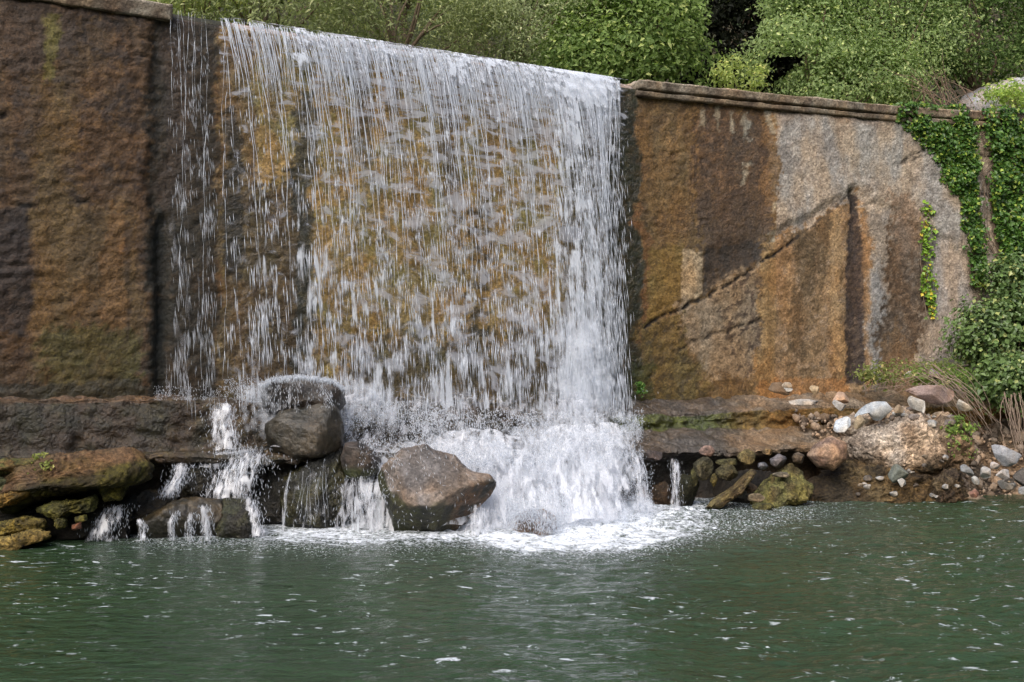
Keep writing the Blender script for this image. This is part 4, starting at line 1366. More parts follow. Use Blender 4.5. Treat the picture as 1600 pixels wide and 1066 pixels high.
M_s3 = sheet_mat("broken_water", (28, 3.0), (12, 3.5), 41.7, .55, .92, .28, .10, (.84, .85, .89))
M_s4 = sheet_mat("broken_water_white", (26, 1.8), (11, 2.2), 57.1, .85, .99, .28, .05, (.90, .91, .94))
step_sheet("cascade", 350, 965, upper_pts, upper_den, M_s3, 601, .05)
step_sheet("cascade", 520, 960, lambda a, b: tuple(v + o for v, o in zip(upper_pts(a, b), (.10, .03))), lambda *a: tuple(v * .85 for v in upper_den(*a)), M_s3, 607, .07)


def lower_pts(lp, xs):
    one = np.ones_like(xs)
    e = np.interp(lp, [540, 640, 760, 900, 980, 1040], [1.6, 1.9, 2.1, 2.15, 1.95, 1.7])
    b = np.interp(lp, [540, 640, 700, 760, 800, 850, 900, 960, 1040], [.62, .66, .78, .74, .62, .72, .76, .76, .62]) + .05 * fbm(xs, 0 * xs, 0 * xs, 3, 3, 91)
    return (np.stack([.75 * one, 1.0 * one, 1.2 * one, 1.2 * .6 + e * .4, e * .75 + .3, e, e + .12], 1),
            np.stack([b + .04, b, b - .10, b * .62, b * .3, .03 * one, -.06 * one], 1))


def lower_den(px_, py_, X, Z):
    e = sstep(535, 575, px_) * (1 - sstep(955, 1020, px_ + 40 * fbm(X, Z, 0 * X, 3, 4, 7)))
    d = np.interp(px_, [540, 600, 680, 740, 860, 940, 980, 1010], [.50, .56, .72, .84, 1.05, .84, .50, .28]) * (1 + .3 * fbm(X, Z, 0 * X, 2, 2, 17))
    d = d * (.6 + .4 * sstep(.9, .55, Z))
    return d * e, e * np.interp(px_, [540, 700, 960, 1010], [.8, 1.1, 1.1, .6])


step_sheet("foaming_cascade", 535, 1022, lower_pts, lower_den, M_s4, 613, .08, 60)
step_sheet("foaming_cascade", 560, 1016, lambda a, b: tuple(v + o for v, o in zip(lower_pts(a, b), (.10, .05))), lambda *a: tuple(v * .82 for v in lower_den(*a)), M_s3, 619, .11, 60)
step_sheet("foaming_cascade", 690, 990, lambda a, b: tuple(v + o for v, o in zip(lower_pts(a, b), (.20, .10))), lambda *a: tuple(v * .70 for v in lower_den(*a)), M_s4, 631, .12, 60)


def px_place(px_, o, z):
    x = wall_x(px_, .8)
    for _ in range(3):
        a, b = wallpt(x, o, z), wallpt(x + .01, o, z)
        pa, pb = pix(a)[0], pix(b)[0]
        x = x - (pa - px_) / ((pb - pa) / .01)
    return x


def spray(n, pa, pb, oa, ob, za, zb, s=1.0, wmin=.002, wmax=.006, fal=2.0):
    px_ = RNG.uniform(pa, pb, n)
    o = RNG.uniform(oa, ob, n)
    z = za + (zb - za) * RNG.random(n) ** fal
    x = px_place(px_, o, z)
    p_ = wallpt(x, o, z)
    cl_ = fbm(p_[:, 0], p_[:, 1], p_[:, 2], 4, 3, 701)
    k_ = cl_ + RNG.normal(0, .12, n) > -.02
    p_ = p_[k_]
    v = RNG.normal(0, 1, (len(p_), 3)) * np.array([.35, .3, .8]) + np.array([.1, -.2, -.7])
    v /= np.linalg.norm(v, axis=1, keepdims=True)
    L = RNG.uniform(.006, .028, (len(p_), 1)) * s
    return p_, v * L, RNG.uniform(wmin, wmax, len(p_))


SP = [spray(5000, 790, 890, 1.9, 2.75, .0, .36, fal=1.2), spray(7000, 560, 1000, 1.0, 2.3, .1, .9, s=2.2, wmax=.004, fal=1), spray(16000, 640, 1005, .5, 2.0, .62, 1.15, s=1.6, fal=1.6), spray(9000, 540, 700, .5, 1.1, .6, 1.25, fal=1.3), spray(6000, 350, 560, .05, .45, 1.25, 1.50, fal=2.2),
      spray(7000, 780, 1020, 1.4, 2.5, .02, .5, fal=1.6), spray(1300, 640, 1030, .6, 2.6, .4, 1.4, wmax=.004, fal=1.2), spray(1500, 240, 420, .1, .5, 1.28, 1.42, wmax=.004)]
V, Fc = spindles(np.concatenate([a[0] for a in SP]), np.concatenate([a[1] for a in SP]), np.concatenate([a[2] for a in SP]))
tag(mk("spray", V, Fc, M_mist, parent=fall), kind='stuff')
M_haze = drop_mat("fine_water_mist", .085)
HZ = [spray(3000, 660, 985, .6, 2.0, .1, .95, fal=1.0), spray(1600, 820, 1000, .8, 2.3, .02, 1.1, fal=1.1), spray(900, 380, 620, .3, .8, .9, 1.42, fal=1.0),
      spray(600, 790, 1020, 1.7, 2.6, .0, .2, fal=1.2), spray(500, 860, 960, .3, .7, 1.0, 2.0, fal=1.3)]
hp_ = np.concatenate([a[0] for a in HZ])
Vi, Fi = ico(1)
hs_ = RNG.uniform(.018, .05, (len(hp_), 1, 1))
V = Vi[None] * hs_ * np.array([1, .8, 1.3]) + hp_[:, None]
Fc = (Fi[None] + (np.arange(len(hp_)) * len(Vi))[:, None, None]).reshape(-1, 3)
tag(mk("mist", V.reshape(-1, 3), Fc, M_haze, parent=fall), kind='stuff')

# ------------------------------------------------------------------ side falls and trickles
side_fall = empty("side_fall", wallpt(wall_x(290), .2, 1.3), "thin broken veil of water down the dark wall left of the main curtain", "waterfall")


def side_den(px_, py_, X, H):
    d = .75 * np.interp(px_, [244, 256, 266, 285, 300, 312, 320, 340], [0, .2, .40, .42, .36, .42, .1, 0])
    d = d * (1 + .8 * fbm(X, H, 0 * X, 1.6, 3, 811))
    return d, d * .9


M_s5 = sheet_mat("thin_side_water", (48, 1.6), (12, 5), 71.3, .28, .6, .10)
fall_sheet("falling_sheet", float(wall_x(238)), float(wall_x(342)), .12, .03, lambda xs: 1.28 + 0 * xs, side_den, M_s5, seed=8, parent=side_fall)
ls, rs_ = [], []
for px_, hm in [(262, 1.1), (270, .8), (278, 1.4), (284, 1.2), (290, 1.2), (298, 1.0), (308, 3.9), (312, 2.0), (274, 3.2), (342, 3.9), (346, 1.6)]:
    x = float(wall_x(px_))
    H = np.linspace(.02, hm, 60)
    ph = RNG.uniform(0, 6)
    xx = x + .02 * np.sin(H * 2.2 + ph) + .035 * fbm(H, 0 * H, 0 * H + px_, 2.2, 4, 5)
    ls.append(wallpt(xx, .05 + .1 * np.sqrt(H) , CREST - .02 - H))
    rs_.append(np.maximum(.0005, (.0045 if px_ in (307, 313, 345) else .0028) * np.clip(fbm(H, 0 * H, 0 * H + px_, 4, 3, 9) * 3.2 + .35, 0, 1.3)))
V, Fc = tubes(ls, rs_, 3)
tag(mk("water_strands", V, Fc, M_drop, parent=side_fall), kind='stuff')
p, d, wd = drops_fall(2600, .9, .4, lambda n_: RNG.choice([266., 274, 284, 296, 307, 313], n_) + RNG.normal(0, 6, n_))
V, Fc = spindles(p, d * .8, wd * .6)
tag(mk("falling_drops", V, Fc, M_mist, parent=side_fall), kind='stuff')

M_s6 = sheet_mat("trickling_water", (34, 2.2), (16, 3.0), 91.7, .5, .9, .22, .15)
GT = "small trickles over the rocks"


def trickle(label, path, width, n_, drops=150, r=(.002, .006), vs=0.0, keep=.3, rib=.75):
    n_, drops, r = max(3, n_ // 5), int(drops * .55), (r[0] * .7, r[1] * .6)
    """path: (px, py, Y) points"""
    pw = np.array([P(a, b, c_) for a, b, c_ in path])
    o = empty("trickle", (pw[-1][0], pw[-1][1], 0), label, "trickle", GT)
    s = np.r_[0, np.cumsum(np.linalg.norm(np.diff(pw, axis=0), axis=1))]
    ls_, rr_ = [], []
    for k in range(n_):
        a, b = sorted(RNG.uniform(0, s[-1], 2))
        if b - a < s[-1] * keep: a, b = a * .5, b + (s[-1] - b) * .5
        t_ = np.linspace(a, b, 12)
        L = np.stack([np.interp(t_, s, pw[:, j]) for j in range(3)], 1)
        wdt = width / 1716 * pw[0][1]
        off = (RNG.uniform(-.5, .5) * .6 + RNG.choice([-.35, -.12, .2, .4]) * RNG.uniform(.5, 1) * .6) * wdt
        L[:, 2] += RNG.normal(0, vs)
        L[:, 0] += off * (1 + .3 * (t_ / s[-1])) + .008 * np.sin(t_ * RNG.uniform(8, 24) + RNG.uniform(0, 6)) + RNG.normal(0, .03) * (t_ / s[-1]) ** 2
        L[:, 1] += -abs(RNG.normal(0, .03)) - .02
        ls_.append(L)
        rr_.append(np.maximum(.0007, RNG.uniform(*r) * np.sin(np.linspace(.1, 3.0, 12)) * RNG.uniform(.5, 1.2, 12)))
    V_, F_ = tubes(ls_, rr_, 3)
    tag(mk("water_strands", V_, F_, M_drop, parent=o), kind='stuff')
    for lay_ in range(2 if rib > 0 else 0):
        nt_, nw_ = max(12, int(s[-1] / .02)), 22
        t_ = np.linspace(0, s[-1], nt_)
        cen_ = np.stack([np.interp(t_, s, pw[:, j]) for j in range(3)], 1)
        u_ = np.linspace(-1, 1, nw_)
        wd_ = width / 1716 * pw[0][1] * .62 * (1 + .35 * t_ / s[-1] + .25 * fbm(t_, 0 * t_, 0 * t_ + path[0][0], 5, 2, 3))
        Gr = cen_[:, None] + np.stack([wd_[:, None] * u_[None], -.04 - .05 * np.sqrt(1 - .9 * u_[None] ** 2) * np.ones((nt_, 1)) - .035 * lay_, 0 * wd_[:, None] * u_[None]], -1)
        Gr[..., 1] += .03 * fbm(Gr[..., 0], Gr[..., 2], 0 * Gr[..., 0], 9, 3, 7 + lay_)
        Gr[..., 2] -= .02 * np.abs(u_[None]) * wd_[:, None] / .1
        eg = (1 - np.abs(u_[None]) ** 3) * np.interp(t_ / s[-1], [0, .12, .85, 1], [.5, 1, 1, .9])[:, None]
        mk("water_ribbon", Gr, gridF(nt_, nw_), M_s6 if lay_ == 0 else M_s3, parent=o, attrs={'den': (np.clip(rib * eg * (1 - .25 * lay_), 0, 1.2)).ravel(), 'film': (np.clip(rib * eg * .9, 0, 1)).ravel()},
           uv=np.stack([Gr[..., 0] * 1.3 + path[0][0] * .37 + lay_ * 5, np.broadcast_to(t_[:, None] * 1.6, (nt_, nw_))], -1).reshape(-1, 2))
    t_ = RNG.uniform(0, s[-1], drops)
    p_ = np.stack([np.interp(t_, s, pw[:, j]) for j in range(3)], 1)
    p_[:, 0] += RNG.normal(0, .45, drops) * width / 1716 * pw[0][1]
    p_[:, 1] -= np.abs(RNG.normal(.03, .04, drops))
    p_[:, 2] += RNG.normal(0, vs * 1.3, drops)
    d_ = np.stack([RNG.normal(0, .3, drops), RNG.normal(0, .2, drops), -np.ones(drops)], 1) * RNG.uniform(.012, .06, (drops, 1))
    V_, F_ = spindles(p_, d_, RNG.uniform(.0016, .0042, drops))
    tag(mk("falling_drops", V_, F_, M_mist, parent=o), kind='stuff')
    return o


trickle("white stream dropping from the upper footing left of the rock stack", [(352, 628, 11.3), (352, 660, 11.2), (358, 700, 11.1)], 34, 40, 900, (.002, .007))
trickle("forked white stream fanning over the step below the upper footing", [(395, 705, 10.9), (375, 730, 10.8), (362, 775, 10.7)], 56, 80, 1500, (.003, .009))
trickle("slanting white chute between two dark rocks", [(288, 722, 10.75), (282, 745, 10.7), (262, 775, 10.6)], 22, 60, 700, (.003, .009))
trickle("spurt of white water splashing at the waterline on the far left", [(185, 785, 10.4), (172, 810, 10.3), (160, 840, 10.25)], 34, 36, 600, (.002, .006))
trickle("leftmost thin trickle over the brown waterline rock", [(222, 808, 10.2), (228, 820, 10.17), (228, 842, 10.15)], 10, 16, 120)
trickle("second thin trickle from the left over the waterline rock", [(280, 795, 10.2), (273, 812, 10.17), (272, 842, 10.15)], 9, 18, 120)
trickle("third thin trickle over the waterline rock", [(304, 798, 10.2), (300, 815, 10.17), (300, 842, 10.15)], 10, 20, 140)
trickle("rightmost thin trickle over the waterline rock", [(322, 786, 10.2), (326, 810, 10.17), (326, 842, 10.15)], 13, 26, 200)
trickle("ribbon of water between the green black rock and the mossy stack", [(392, 775, 10.7), (400, 800, 10.6), (408, 835, 10.5)], 18, 34, 400)
trickle("white film streaming between the upper footing and the square dark rock", [(400, 700, 11.0), (345, 708, 11.0), (320, 728, 10.9)], 30, 8, 900, (.001, .004), .02)
trickle("comb of fine vertical streams between the tall mossy rock and the big boulder", [(562, 742, 10.95), (563, 780, 10.93), (565, 832, 10.9)], 58, 130, 300, (.002, .006))
trickle("short streams falling off the right underside of the big boulder", [(752, 785, 10.75), (750, 805, 10.72), (748, 835, 10.7)], 32, 34, 160, (.002, .005))
trickle("single long dribble down the left side of the tall mossy rock", [(456, 735, 10.86), (449, 770, 10.83), (446, 828, 10.8)], 5, 14, 40)
trickle("fan of drips over the front of the tall mossy rock", [(500, 715, 10.85), (495, 770, 10.82), (492, 825, 10.8)], 66, 60, 160, (.001, .003), rib=.28)
trickle("twisting stream at the right rim of the foaming cascade", [(992, 705, 12.5), (1000, 745, 12.3), (1005, 798, 12.2)], 20, 50, 500, (.003, .007))
trickle("lone thin stream dropping from the right footing into the pool", [(1052, 715, 12.8), (1056, 750, 12.7), (1054, 800, 12.6)], 14, 30, 200, (.002, .006))
trickle("splash curling over the crown of the top wet rock", [(408, 602, 11.2), (424, 592, 11.15), (470, 586, 11.12), (522, 593, 11.12), (540, 606, 11.15)], 5, 4, 2200, (.001, .003), .010, rib=0)
trickle("white water heaped over the low brown rock beside the big boulder", [(800, 800, 10.7), (835, 794, 10.7), (868, 822, 10.7)], 24, 20, 3000, (.002, .005), .05, rib=.5)
trickle("streaks of water sliding down the face of the top wet rock", [(450, 592, 11.08), (445, 610, 11.06), (440, 640, 11.04)], 60, 24, 300, (.001, .004), rib=.30)
trickle("runnel between the top wet rock and its right shoulder", [(500, 598, 11.08), (512, 618, 11.06), (520, 636, 11.04)], 14, 24, 160, (.001, .004), rib=.5)

# ------------------------------------------------------------------ ivy, brambles, weeds
def scatter_poly(pl, n):
    pl = np.array(pl, float)
    lo, hi = pl.min(0), pl.max(0)
    out = np.empty((0, 2))
    while len(out) < n:
        q_ = RNG.uniform(lo, hi, (n * 2, 2))
        dsq = sdist(q_[:, 0], q_[:, 1], [tuple(v) for v in pl]) + 16 * fbm(q_[:, 0] * .05, q_[:, 1] * .05, 0 * q_[:, 0], 1, 4, 5) + np.minimum(5, np.abs(RNG.normal(0, 4, len(q_)))) * RNG.choice([-1, 1], len(q_))
        out = np.concatenate([out, q_[dsq < 0]])
    return out[:n]


def ivy(label, polys, counts, thick, size, pal, name="ivy", stems=6, cat="ivy", mat=M_ivy, group=None):
    pts = np.concatenate([scatter_poly(p_, c_) for p_, c_ in zip(polys, counts)])
    lift = np.abs(RNG.normal(thick * .6, thick * .5, len(pts))) + .03
    lump = sstep(-.3, .3, fbm(pts[:, 0] * .03, pts[:, 1] * .03, 0 * pts[:, 0], 1, 3, 55))
    lift = lift * (.4 + .9 * lump) + .02
    W = wall_on(pts[:, 0], pts[:, 1], 0.0)
    x_ = wall_x(pts[:, 0])
    k = wS(x_)
    nn = np.sqrt(1 + k * k)
    nr = np.stack([k / nn, -1 / nn, 0 * k + .55], 1)
    W = W + nr * lift[:, None] * np.array([1, 1, .2])
    root = empty(name, W[np.argmin(W[:, 2])], label, cat, group)
    sz_ = RNG.uniform(.7, 1.3, len(W)) * size
    V_, F_ = leaves(W, nr, sz_, .85, .12)
    a_ = RNG.random((len(W), 1))
    pal = [lin(c_) for c_ in pal]
    cl_ = pal[0] * (1 - a_) + pal[1] * a_
    yl = (RNG.random(len(W)) < .12)[:, None]
    cl_ = np.where(yl, pal[2], cl_) * RNG.uniform(1.0, 2.0, (len(W), 1))
    mk("foliage", V_, F_, mat, parent=root, col=np.repeat(cl_, 4, 0), smooth=False)
    ls_, rr_ = [], []
    for p_ in polys:
        pa = np.array(p_, float)
        for _ in range(stems):
            y0_, y1_ = pa[:, 1].max() - 4, pa[:, 1].min() + 4
            ys_ = np.linspace(y0_, y1_, 14)
            cxm = np.array([np.mean([q_[0] for q_ in p_ if abs(q_[1] - y) < 90] or [pa[:, 0].mean()]) for y in ys_])
            xs_ = cxm + np.cumsum(RNG.normal(0, 2.5, 14)) + RNG.normal(0, 5)
            ls_.append(wall_on(xs_, ys_, .035))
            rr_.append(np.linspace(.009, .003, 14))
    V_, F_ = tubes(ls_, rr_, 5)
    mk("stem", V_, F_, M_bark, parent=root)
    return root


PAL = [(44, 72, 24), (74, 104, 38), (126, 140, 56)]
ivy("ivy curtain spreading down from the coping left of the bare concrete gap",
    [[(1392, 170), (1420, 164), (1500, 172), (1520, 180), (1518, 210), (1528, 262), (1524, 330), (1506, 318), (1484, 300), (1470, 260), (1446, 225), (1412, 198)],
     [(1500, 310), (1524, 315), (1534, 360), (1540, 450), (1522, 452), (1508, 380)], [(1512, 180), (1530, 176), (1530, 230), (1524, 340), (1516, 300)]],
    [5200, 900, 420], .07, .056, PAL, stems=5)
ivy("dense ivy covering the wall at the far right edge",
    [[(1532, 178), (1560, 172), (1680, 184), (1690, 500), (1600, 480), (1560, 460), (1562, 400), (1548, 330), (1546, 280), (1556, 262), (1544, 220)]], [11500], .09, .058, PAL, stems=9)
ivy("narrow lone ivy sprig climbing bare grey concrete",
    [[(1442, 322), (1448, 312), (1454, 330), (1456, 380), (1460, 395), (1452, 410), (1456, 455), (1462, 465), (1456, 500), (1448, 480), (1440, 470), (1436, 440), (1444, 420), (1438, 380)]],
    [330], .03, .06, [(84, 112, 36), (112, 140, 44), (168, 150, 50)], stems=1)


def bush(name, label, cpx, cpy, Y, rx_, ry_, rz_, n_, size, asp, pal, clumps=60, spread=.18, cat="bush", group=None, mat=M_leaf, trunk=True, seed=0,
         base=None, shell=.75, limbs=9, hole=None):
    rs = np.random.default_rng(seed + 77)
    c_ = P(cpx, cpy, Y)
    base = np.array(base if base is not None else (c_[0], c_[1] + .2, c_[2] - rz_ * 1.1))
    root = empty(name, base, label, cat, group)
    cc_ = rs.normal(0, 1, (clumps, 3))
    cc_ /= np.linalg.norm(cc_, axis=1, keepdims=True)
    rad_ = rs.random((clumps, 1)) ** (1 / 3) * (1 - shell) + shell * rs.uniform(.75, 1.05, (clumps, 1))
    cc_ = cc_ * rad_ * np.array([rx_, ry_, rz_])
    wgt = rs.uniform(.5, 1.5, clumps)
    wgt /= wgt.sum()
    idc = rs.choice(clumps, n_, p=wgt)
    off = rs.normal(0, 1, (n_, 3)) * spread * rs.uniform(.7, 1.3, (clumps, 1))[idc] * np.array([1, 1, .7])
    pt = cc_[idc] + off
    un = cc_[idc] / np.array([rx_, ry_, rz_])
    up_ = un * .6 + off / spread * .35 + np.array([0, -.35, .75])
    W = pt + c_
    ccol = rs.random((clumps, 1))[idc] * .8 + rs.random((n_, 1)) * .2
    pl_ = [lin(q_) for q_ in pal]
    cl_ = pl_[0] * (1 - ccol) + pl_[1] * ccol
    yl = (rs.random(n_) < .08)[:, None]
    cl_ = np.where(yl, pl_[2], cl_) * rs.uniform(.8, 1.2, (n_, 1)) * (2.0 if mat is M_leaf else 1.7)
    cl_ = (cl_ * .70 + cl_.mean(1, keepdims=True) * .28) * np.array([1.08, 1.03, .92])
    keep = np.ones(n_, bool)
    if hole is not None:
        a_, b_ = pix(W)
        for h_ in hole:
            keep &= sdist(a_, b_, h_) + 26 * fbm(a_ * .035, b_ * .035, 0 * a_, 1, 4, 9) + rs.normal(0, 7, n_) > 0
    sz_ = rs.uniform(.6, 1.4, n_) * size * rs.uniform(.75, 1.3, clumps)[idc]
    V_, F_ = leaves(W[keep], up_[keep], sz_[keep], asp)
    mk("crown", V_, F_, mat, parent=root, col=np.repeat(cl_[keep], 4, 0), smooth=False)
    ls_, rr_ = [], []
    fork = base * .45 + c_ * .55
    trk = min(.11, .085 * rz_)
    ls_.append(np.stack([base * (1 - t_) + fork * t_ + np.array([.06 * rz_ * math.sin(t_ * 5), .0, 0]) for t_ in np.linspace(0, 1, 7)]))
    rr_.append(np.linspace(trk, trk * .6, 7))
    for j in range(limbs):
        e_ = c_ + cc_[j] * .95
        if hole is not None:
            a_, b_ = pix(e_[None])
            if any(sdist(a_, b_, h_)[0] < 25 for h_ in hole): continue
        t_ = np.linspace(0, 1, 9)[:, None]
        bend = rs.normal(0, .12, 3) * min(1, rz_)
        ls_.append(fork * (1 - t_) + e_ * t_ + bend * np.sin(t_ * np.pi))
        rr_.append(np.linspace(trk * .32, .004, 9))
    V_, F_ = tubes(ls_, rr_, 6)
    mk("trunk", V_, F_, M_bark, parent=root)
    return root


# brambles on the right bank
BR = [(52, 78, 30), (86, 114, 46), (128, 140, 66)]
bush("bramble", "thick bright green bramble mound at the foot of the ivy", 1575, 530, 15.3, .64, .26, .50, 6500, .065, .8, BR, 60, .14, "bramble", "brambles at the right edge", M_ivy, seed=1, base=(6.9, 15.1, .9))
bush("bramble", "lower bramble spilling over the dark hollow of the bank", 1600, 598, 14.8, .62, .26, .32, 5200, .062, .8, BR, 50, .12, "bramble", "brambles at the right edge", M_ivy, seed=2, base=(6.8, 14.8, .8))
bush("bramble", "dusky bramble patch climbing into the ivy curtain", 1590, 440, 15.6, .40, .2, .36, 2600, .06, .8, [(52, 80, 30), (84, 114, 44), (130, 140, 66)], 40, .12, "bramble", "brambles at the right edge", M_ivy, seed=3, base=(7.1, 15.6, .9))
bush("weed", "low green weeds along the foot of the bare concrete", 1420, 582, 15.1, .75, .18, .14, 1500, .05, .5, [(80, 92, 44), (112, 124, 60), (150, 140, 80)], 50, .07, "weed", "weeds on the right bank", seed=4, base=(5.5, 15.2, .9), limbs=3)
bush("weed", "bright green weed clump on the flank of the tan pebbly boulder", 1500, 680, 13.7, .16, .14, .22, 700, .045, .6, [(76, 100, 36), (108, 138, 50), (150, 160, 70)], 18, .05, "weed", "weeds on the right bank", seed=5, base=(5.55, 13.8, .5), limbs=3)
bush("weed", "leafy weeds just left of the bramble mound", 1470, 590, 14.7, .40, .2, .14, 900, .055, .6, [(72, 96, 36), (104, 130, 48), (150, 150, 80)], 24, .07, "weed", "weeds on the right bank", seed=6, base=(5.8, 14.8, .9), limbs=3)
bush("weed", "little pale green plant rooted on the left slab", 66, 722, 10.0, .07, .06, .09, 160, .035, .5, [(96, 108, 46), (130, 144, 66), (160, 160, 80)], 9, .025, "weed", None, seed=7, base=(-4.27, 10.0, .72), limbs=3)
bush("weed", "tiny green tuft at the foot of the wall just right of the fall", 1005, 606, 14.15, .05, .05, .12, 120, .04, .4, [(56, 96, 36), (86, 130, 50), (120, 150, 70)], 8, .03, "weed", None, seed=8, base=(1.7, 14.2, 1.25), limbs=2)


def wisps(name, label, n_, px0, py0, px1_, py1_, Y, sag, mat, cat, spreadp, r=.005, group=None, dY=.2):
    ls_, rr_ = [], []
    for _ in range(n_):
        a_ = P(px0 + RNG.normal(0, spreadp), py0 + RNG.normal(0, spreadp * .4), Y + RNG.uniform(-dY, dY))
        b_ = P(px1_ + RNG.normal(0, spreadp), py1_ + RNG.normal(0, spreadp * .5), Y + RNG.uniform(-dY, dY) - .15)
        t_ = np.linspace(0, 1, 14)[:, None]
        L = a_ * (1 - t_) + b_ * t_
        L = L + np.array([RNG.normal(0, .05), RNG.normal(0, .05), sag * RNG.uniform(.4, 1.4)]) * np.sin(t_ * np.pi) + RNG.normal(0, .004, (14, 3))
        ls_.append(L)
        rr_.append(np.linspace(r, r * .35, 14) * RNG.uniform(.5, 1.2))
    V_, F_ = tubes(ls_, rr_, 4)
    o_ = mk(name, V_, F_, mat, origin=ls_[0][-1])
    return tag(o_, label, cat, group)


GW = "dry roots hanging over the right bank"
wisps("dry_roots", "bundle of dry grey roots sweeping down from the twigs to the dark hollow", 20, 1455, 580, 1540, 672, 14.15, .10, M_root, "roots", 20, .006, GW)
wisps("dry_roots", "pale roots hanging straight down below the bramble at the right edge", 18, 1578, 618, 1596, 708, 13.9, .03, M_root, "roots", 10, .006, GW)
wisps("dry_twigs", "tangle of dry brown stems lying on top of the bank", 12, 1395, 604, 1480, 596, 14.5, .05, M_twig, "twigs", 24, .004, "dry twigs")
wisps("dry_twigs", "bare brownish twigs rising over the coping beside the pale rock", 34, 1480, 174, 1456, 122, 16.8, .10, M_twig, "twigs", 30, .006, "dry twigs")

# ------------------------------------------------------------------ trees and bushes behind the weir
olive = [(92, 104, 64), (124, 136, 88), (154, 160, 108)]
grey = [(100, 114, 76), (136, 148, 108), (170, 176, 134)]
bright = [(78, 104, 50), (116, 140, 70), (156, 170, 96)]
shrub = [(92, 116, 66), (130, 152, 98), (168, 180, 120)]
dark = [(40, 56, 26), (62, 80, 36), (84, 98, 48)]
HOLE = [[(1112, -60), (1200, -60), (1190, 30), (1178, 80), (1120, 84), (1098, 60)], [(1198, 84), (1262, 76), (1262, 104), (1225, 128), (1200, 138)]]
GTs = "bushes and trees behind the weir"
TT = [
    ("willow_tree", "soft olive willow foliage above the left end of the curtain", 400, -20, 14.6, 1.9, 1.2, 1.35, 30000, .065, .28, olive, 110, .26),
    ("willow_tree", "grey green fine leaved willow above the middle of the curtain", 620, 0, 16.2, 1.7, 1.2, 1.45, 30000, .062, .28, olive, 110, .24),
    ("willow_tree", "silvery green fine leaved willow between the middle willow and the bright bush", 800, 10, 17.0, 1.35, 1.1, 1.4, 24000, .062, .28, grey, 90, .24),
    ("leafy_bush", "bright broad leaved bush above the right end of the curtain", 985, 40, 17.2, 1.35, 1.0, 1.1, 17000, .078, .55, bright, 110, .30),
    ("leafy_bush", "low bright green bush hugging the crest where the fall ends", 930, 90, 16.8, .9, .6, .5, 6500, .070, .55, bright, 70, .22),
    ("shrub", "grey green shrub right of the dark gap", 1265, 30, 17.6, 1.2, .9, 1.25, 18000, .064, .5, shrub, 120, .27),
    ("shrub", "tall pale green shrub in the middle of the right hand thicket", 1390, 40, 17.8, 1.15, .9, 1.35, 17000, .058, .5, shrub, 120, .27),
    ("shrub", "low dusty green shrub leaning on the right coping", 1330, 120, 17.3, 1.1, .6, .55, 9000, .055, .55, shrub, 60, .16),
    ("shrub", "darker green shrub at the top right corner", 1530, 30, 18.4, 1.5, 1.0, 1.2, 16000, .065, .55, [(62, 88, 42), (92, 118, 58), (130, 146, 80)], 90, .22),
    ("shrub", "yellow green sprig poking up behind the coping below the dark gap", 1160, 122, 16.6, .45, .3, .22, 900, .065, .5, [(112, 130, 62), (146, 160, 82), (180, 178, 104)], 22, .09),
    ("willow_tree", "yellowish willow shoots at the far left over the crest", 300, -30, 14.0, .8, .6, .7, 7000, .060, .28, [(96, 112, 50), (130, 144, 70), (160, 160, 90)], 50, .18),
    ("shrub", "fresh green clump beside the pale rock behind the ivy", 1590, 150, 17.3, .5, .3, .22, 1600, .055, .5, [(100, 128, 50), (136, 160, 70), (170, 180, 90)], 24, .09),
]
for i, a in enumerate(TT):
    nm, lb, cpx, cpy, Y, rx_, ry_, rz_, n_, sz_, asp, pal_, cl_, spd = a
    b_ = P(cpx, cpy, Y)
    zb = 4.9 + max(0, (Y - float(wY(b_[0])) - 6.0)) * .62
    bush(nm, lb, cpx, cpy, Y, rx_, ry_, rz_, n_, sz_, asp, pal_, cl_, spd, "tree" if 'tree' in nm else "bush", GTs, seed=20 + i,
         base=(b_[0], b_[1] + .15, zb - .1), limbs=12, hole=HOLE, shell=.6)
shade_pal = [(12, 16, 9), (19, 24, 13), (28, 33, 18)]  # near-black leaf colours painting the deep shade seen through the foliage gap
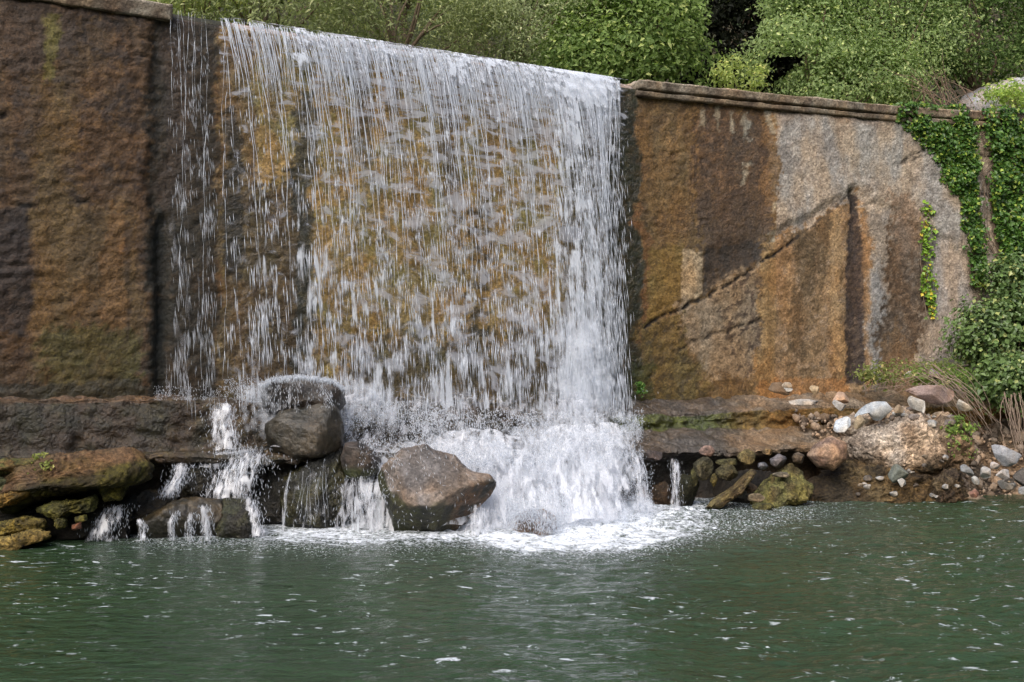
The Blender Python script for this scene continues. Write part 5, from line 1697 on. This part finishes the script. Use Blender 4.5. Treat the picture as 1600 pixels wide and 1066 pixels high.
RB = [(1150, 40, 20.3), (1235, 105, 19.8), (180, -80, 18.), (420, -190, 19.), (640, -170, 20.), (870, -150, 20.5), (1060, -160, 21.5), (1300, -170, 21.5), (1520, -150, 22), (1750, 0, 20), (1750, -220, 22), (-60, -190, 18)]
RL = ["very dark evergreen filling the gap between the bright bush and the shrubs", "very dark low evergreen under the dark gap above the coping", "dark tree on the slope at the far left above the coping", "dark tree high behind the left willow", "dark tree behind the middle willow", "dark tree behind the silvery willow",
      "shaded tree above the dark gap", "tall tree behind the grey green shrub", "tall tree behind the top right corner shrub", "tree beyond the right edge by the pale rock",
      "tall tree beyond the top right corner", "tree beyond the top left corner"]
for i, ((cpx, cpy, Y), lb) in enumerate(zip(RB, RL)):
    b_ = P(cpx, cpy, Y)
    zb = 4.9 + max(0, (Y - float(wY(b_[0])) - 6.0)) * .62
    bush("hillside_tree", lb, cpx, cpy, Y, 2.0, 1.5, 2.0, 15000, .10, .6, shade_pal if i in (0, 1, 6) else dark if i % 2 else olive, 90, .34, "tree", "trees on the slope behind", seed=60 + i,
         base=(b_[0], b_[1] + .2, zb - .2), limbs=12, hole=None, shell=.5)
n = 16000
ux = RNG.uniform(-12, 13, n)
uo = -RNG.uniform(2.2, 10, n)
uq = wallpt(ux, uo, 0.0)
uq[:, 2] = 4.9 + np.clip(-uo - 6.0, 0, 50) * .55 + RNG.uniform(0, .5, n)
V, Fc = leaves(uq, np.tile([0, -.4, .9], (n, 1)), RNG.uniform(.08, .16, n), .6)
ucol = (lin((50, 66, 32)) * RNG.uniform(.5, 1.6, (n, 1)))
tag(mk("undergrowth", V, Fc, M_leaf, col=np.repeat(ucol, 4, 0), smooth=False), "dark leafy undergrowth on the slope behind the weir", "undergrowth", kind='stuff')

rock("pale_rock", "large pale grey rock face behind the ivy at the top right",
     [(1498, 160), (1512, 142), (1540, 130), (1600, 118), (1680, 100), (1720, 150), (1700, 200), (1600, 196), (1520, 190)], 17.9, .8,
     [(178, 172, 170), (150, 144, 146)], cat="rock", seed=201, cuts=9, cutd=(.45, .8), amp=.06, wet=0, mat=M_pale, sub=6)
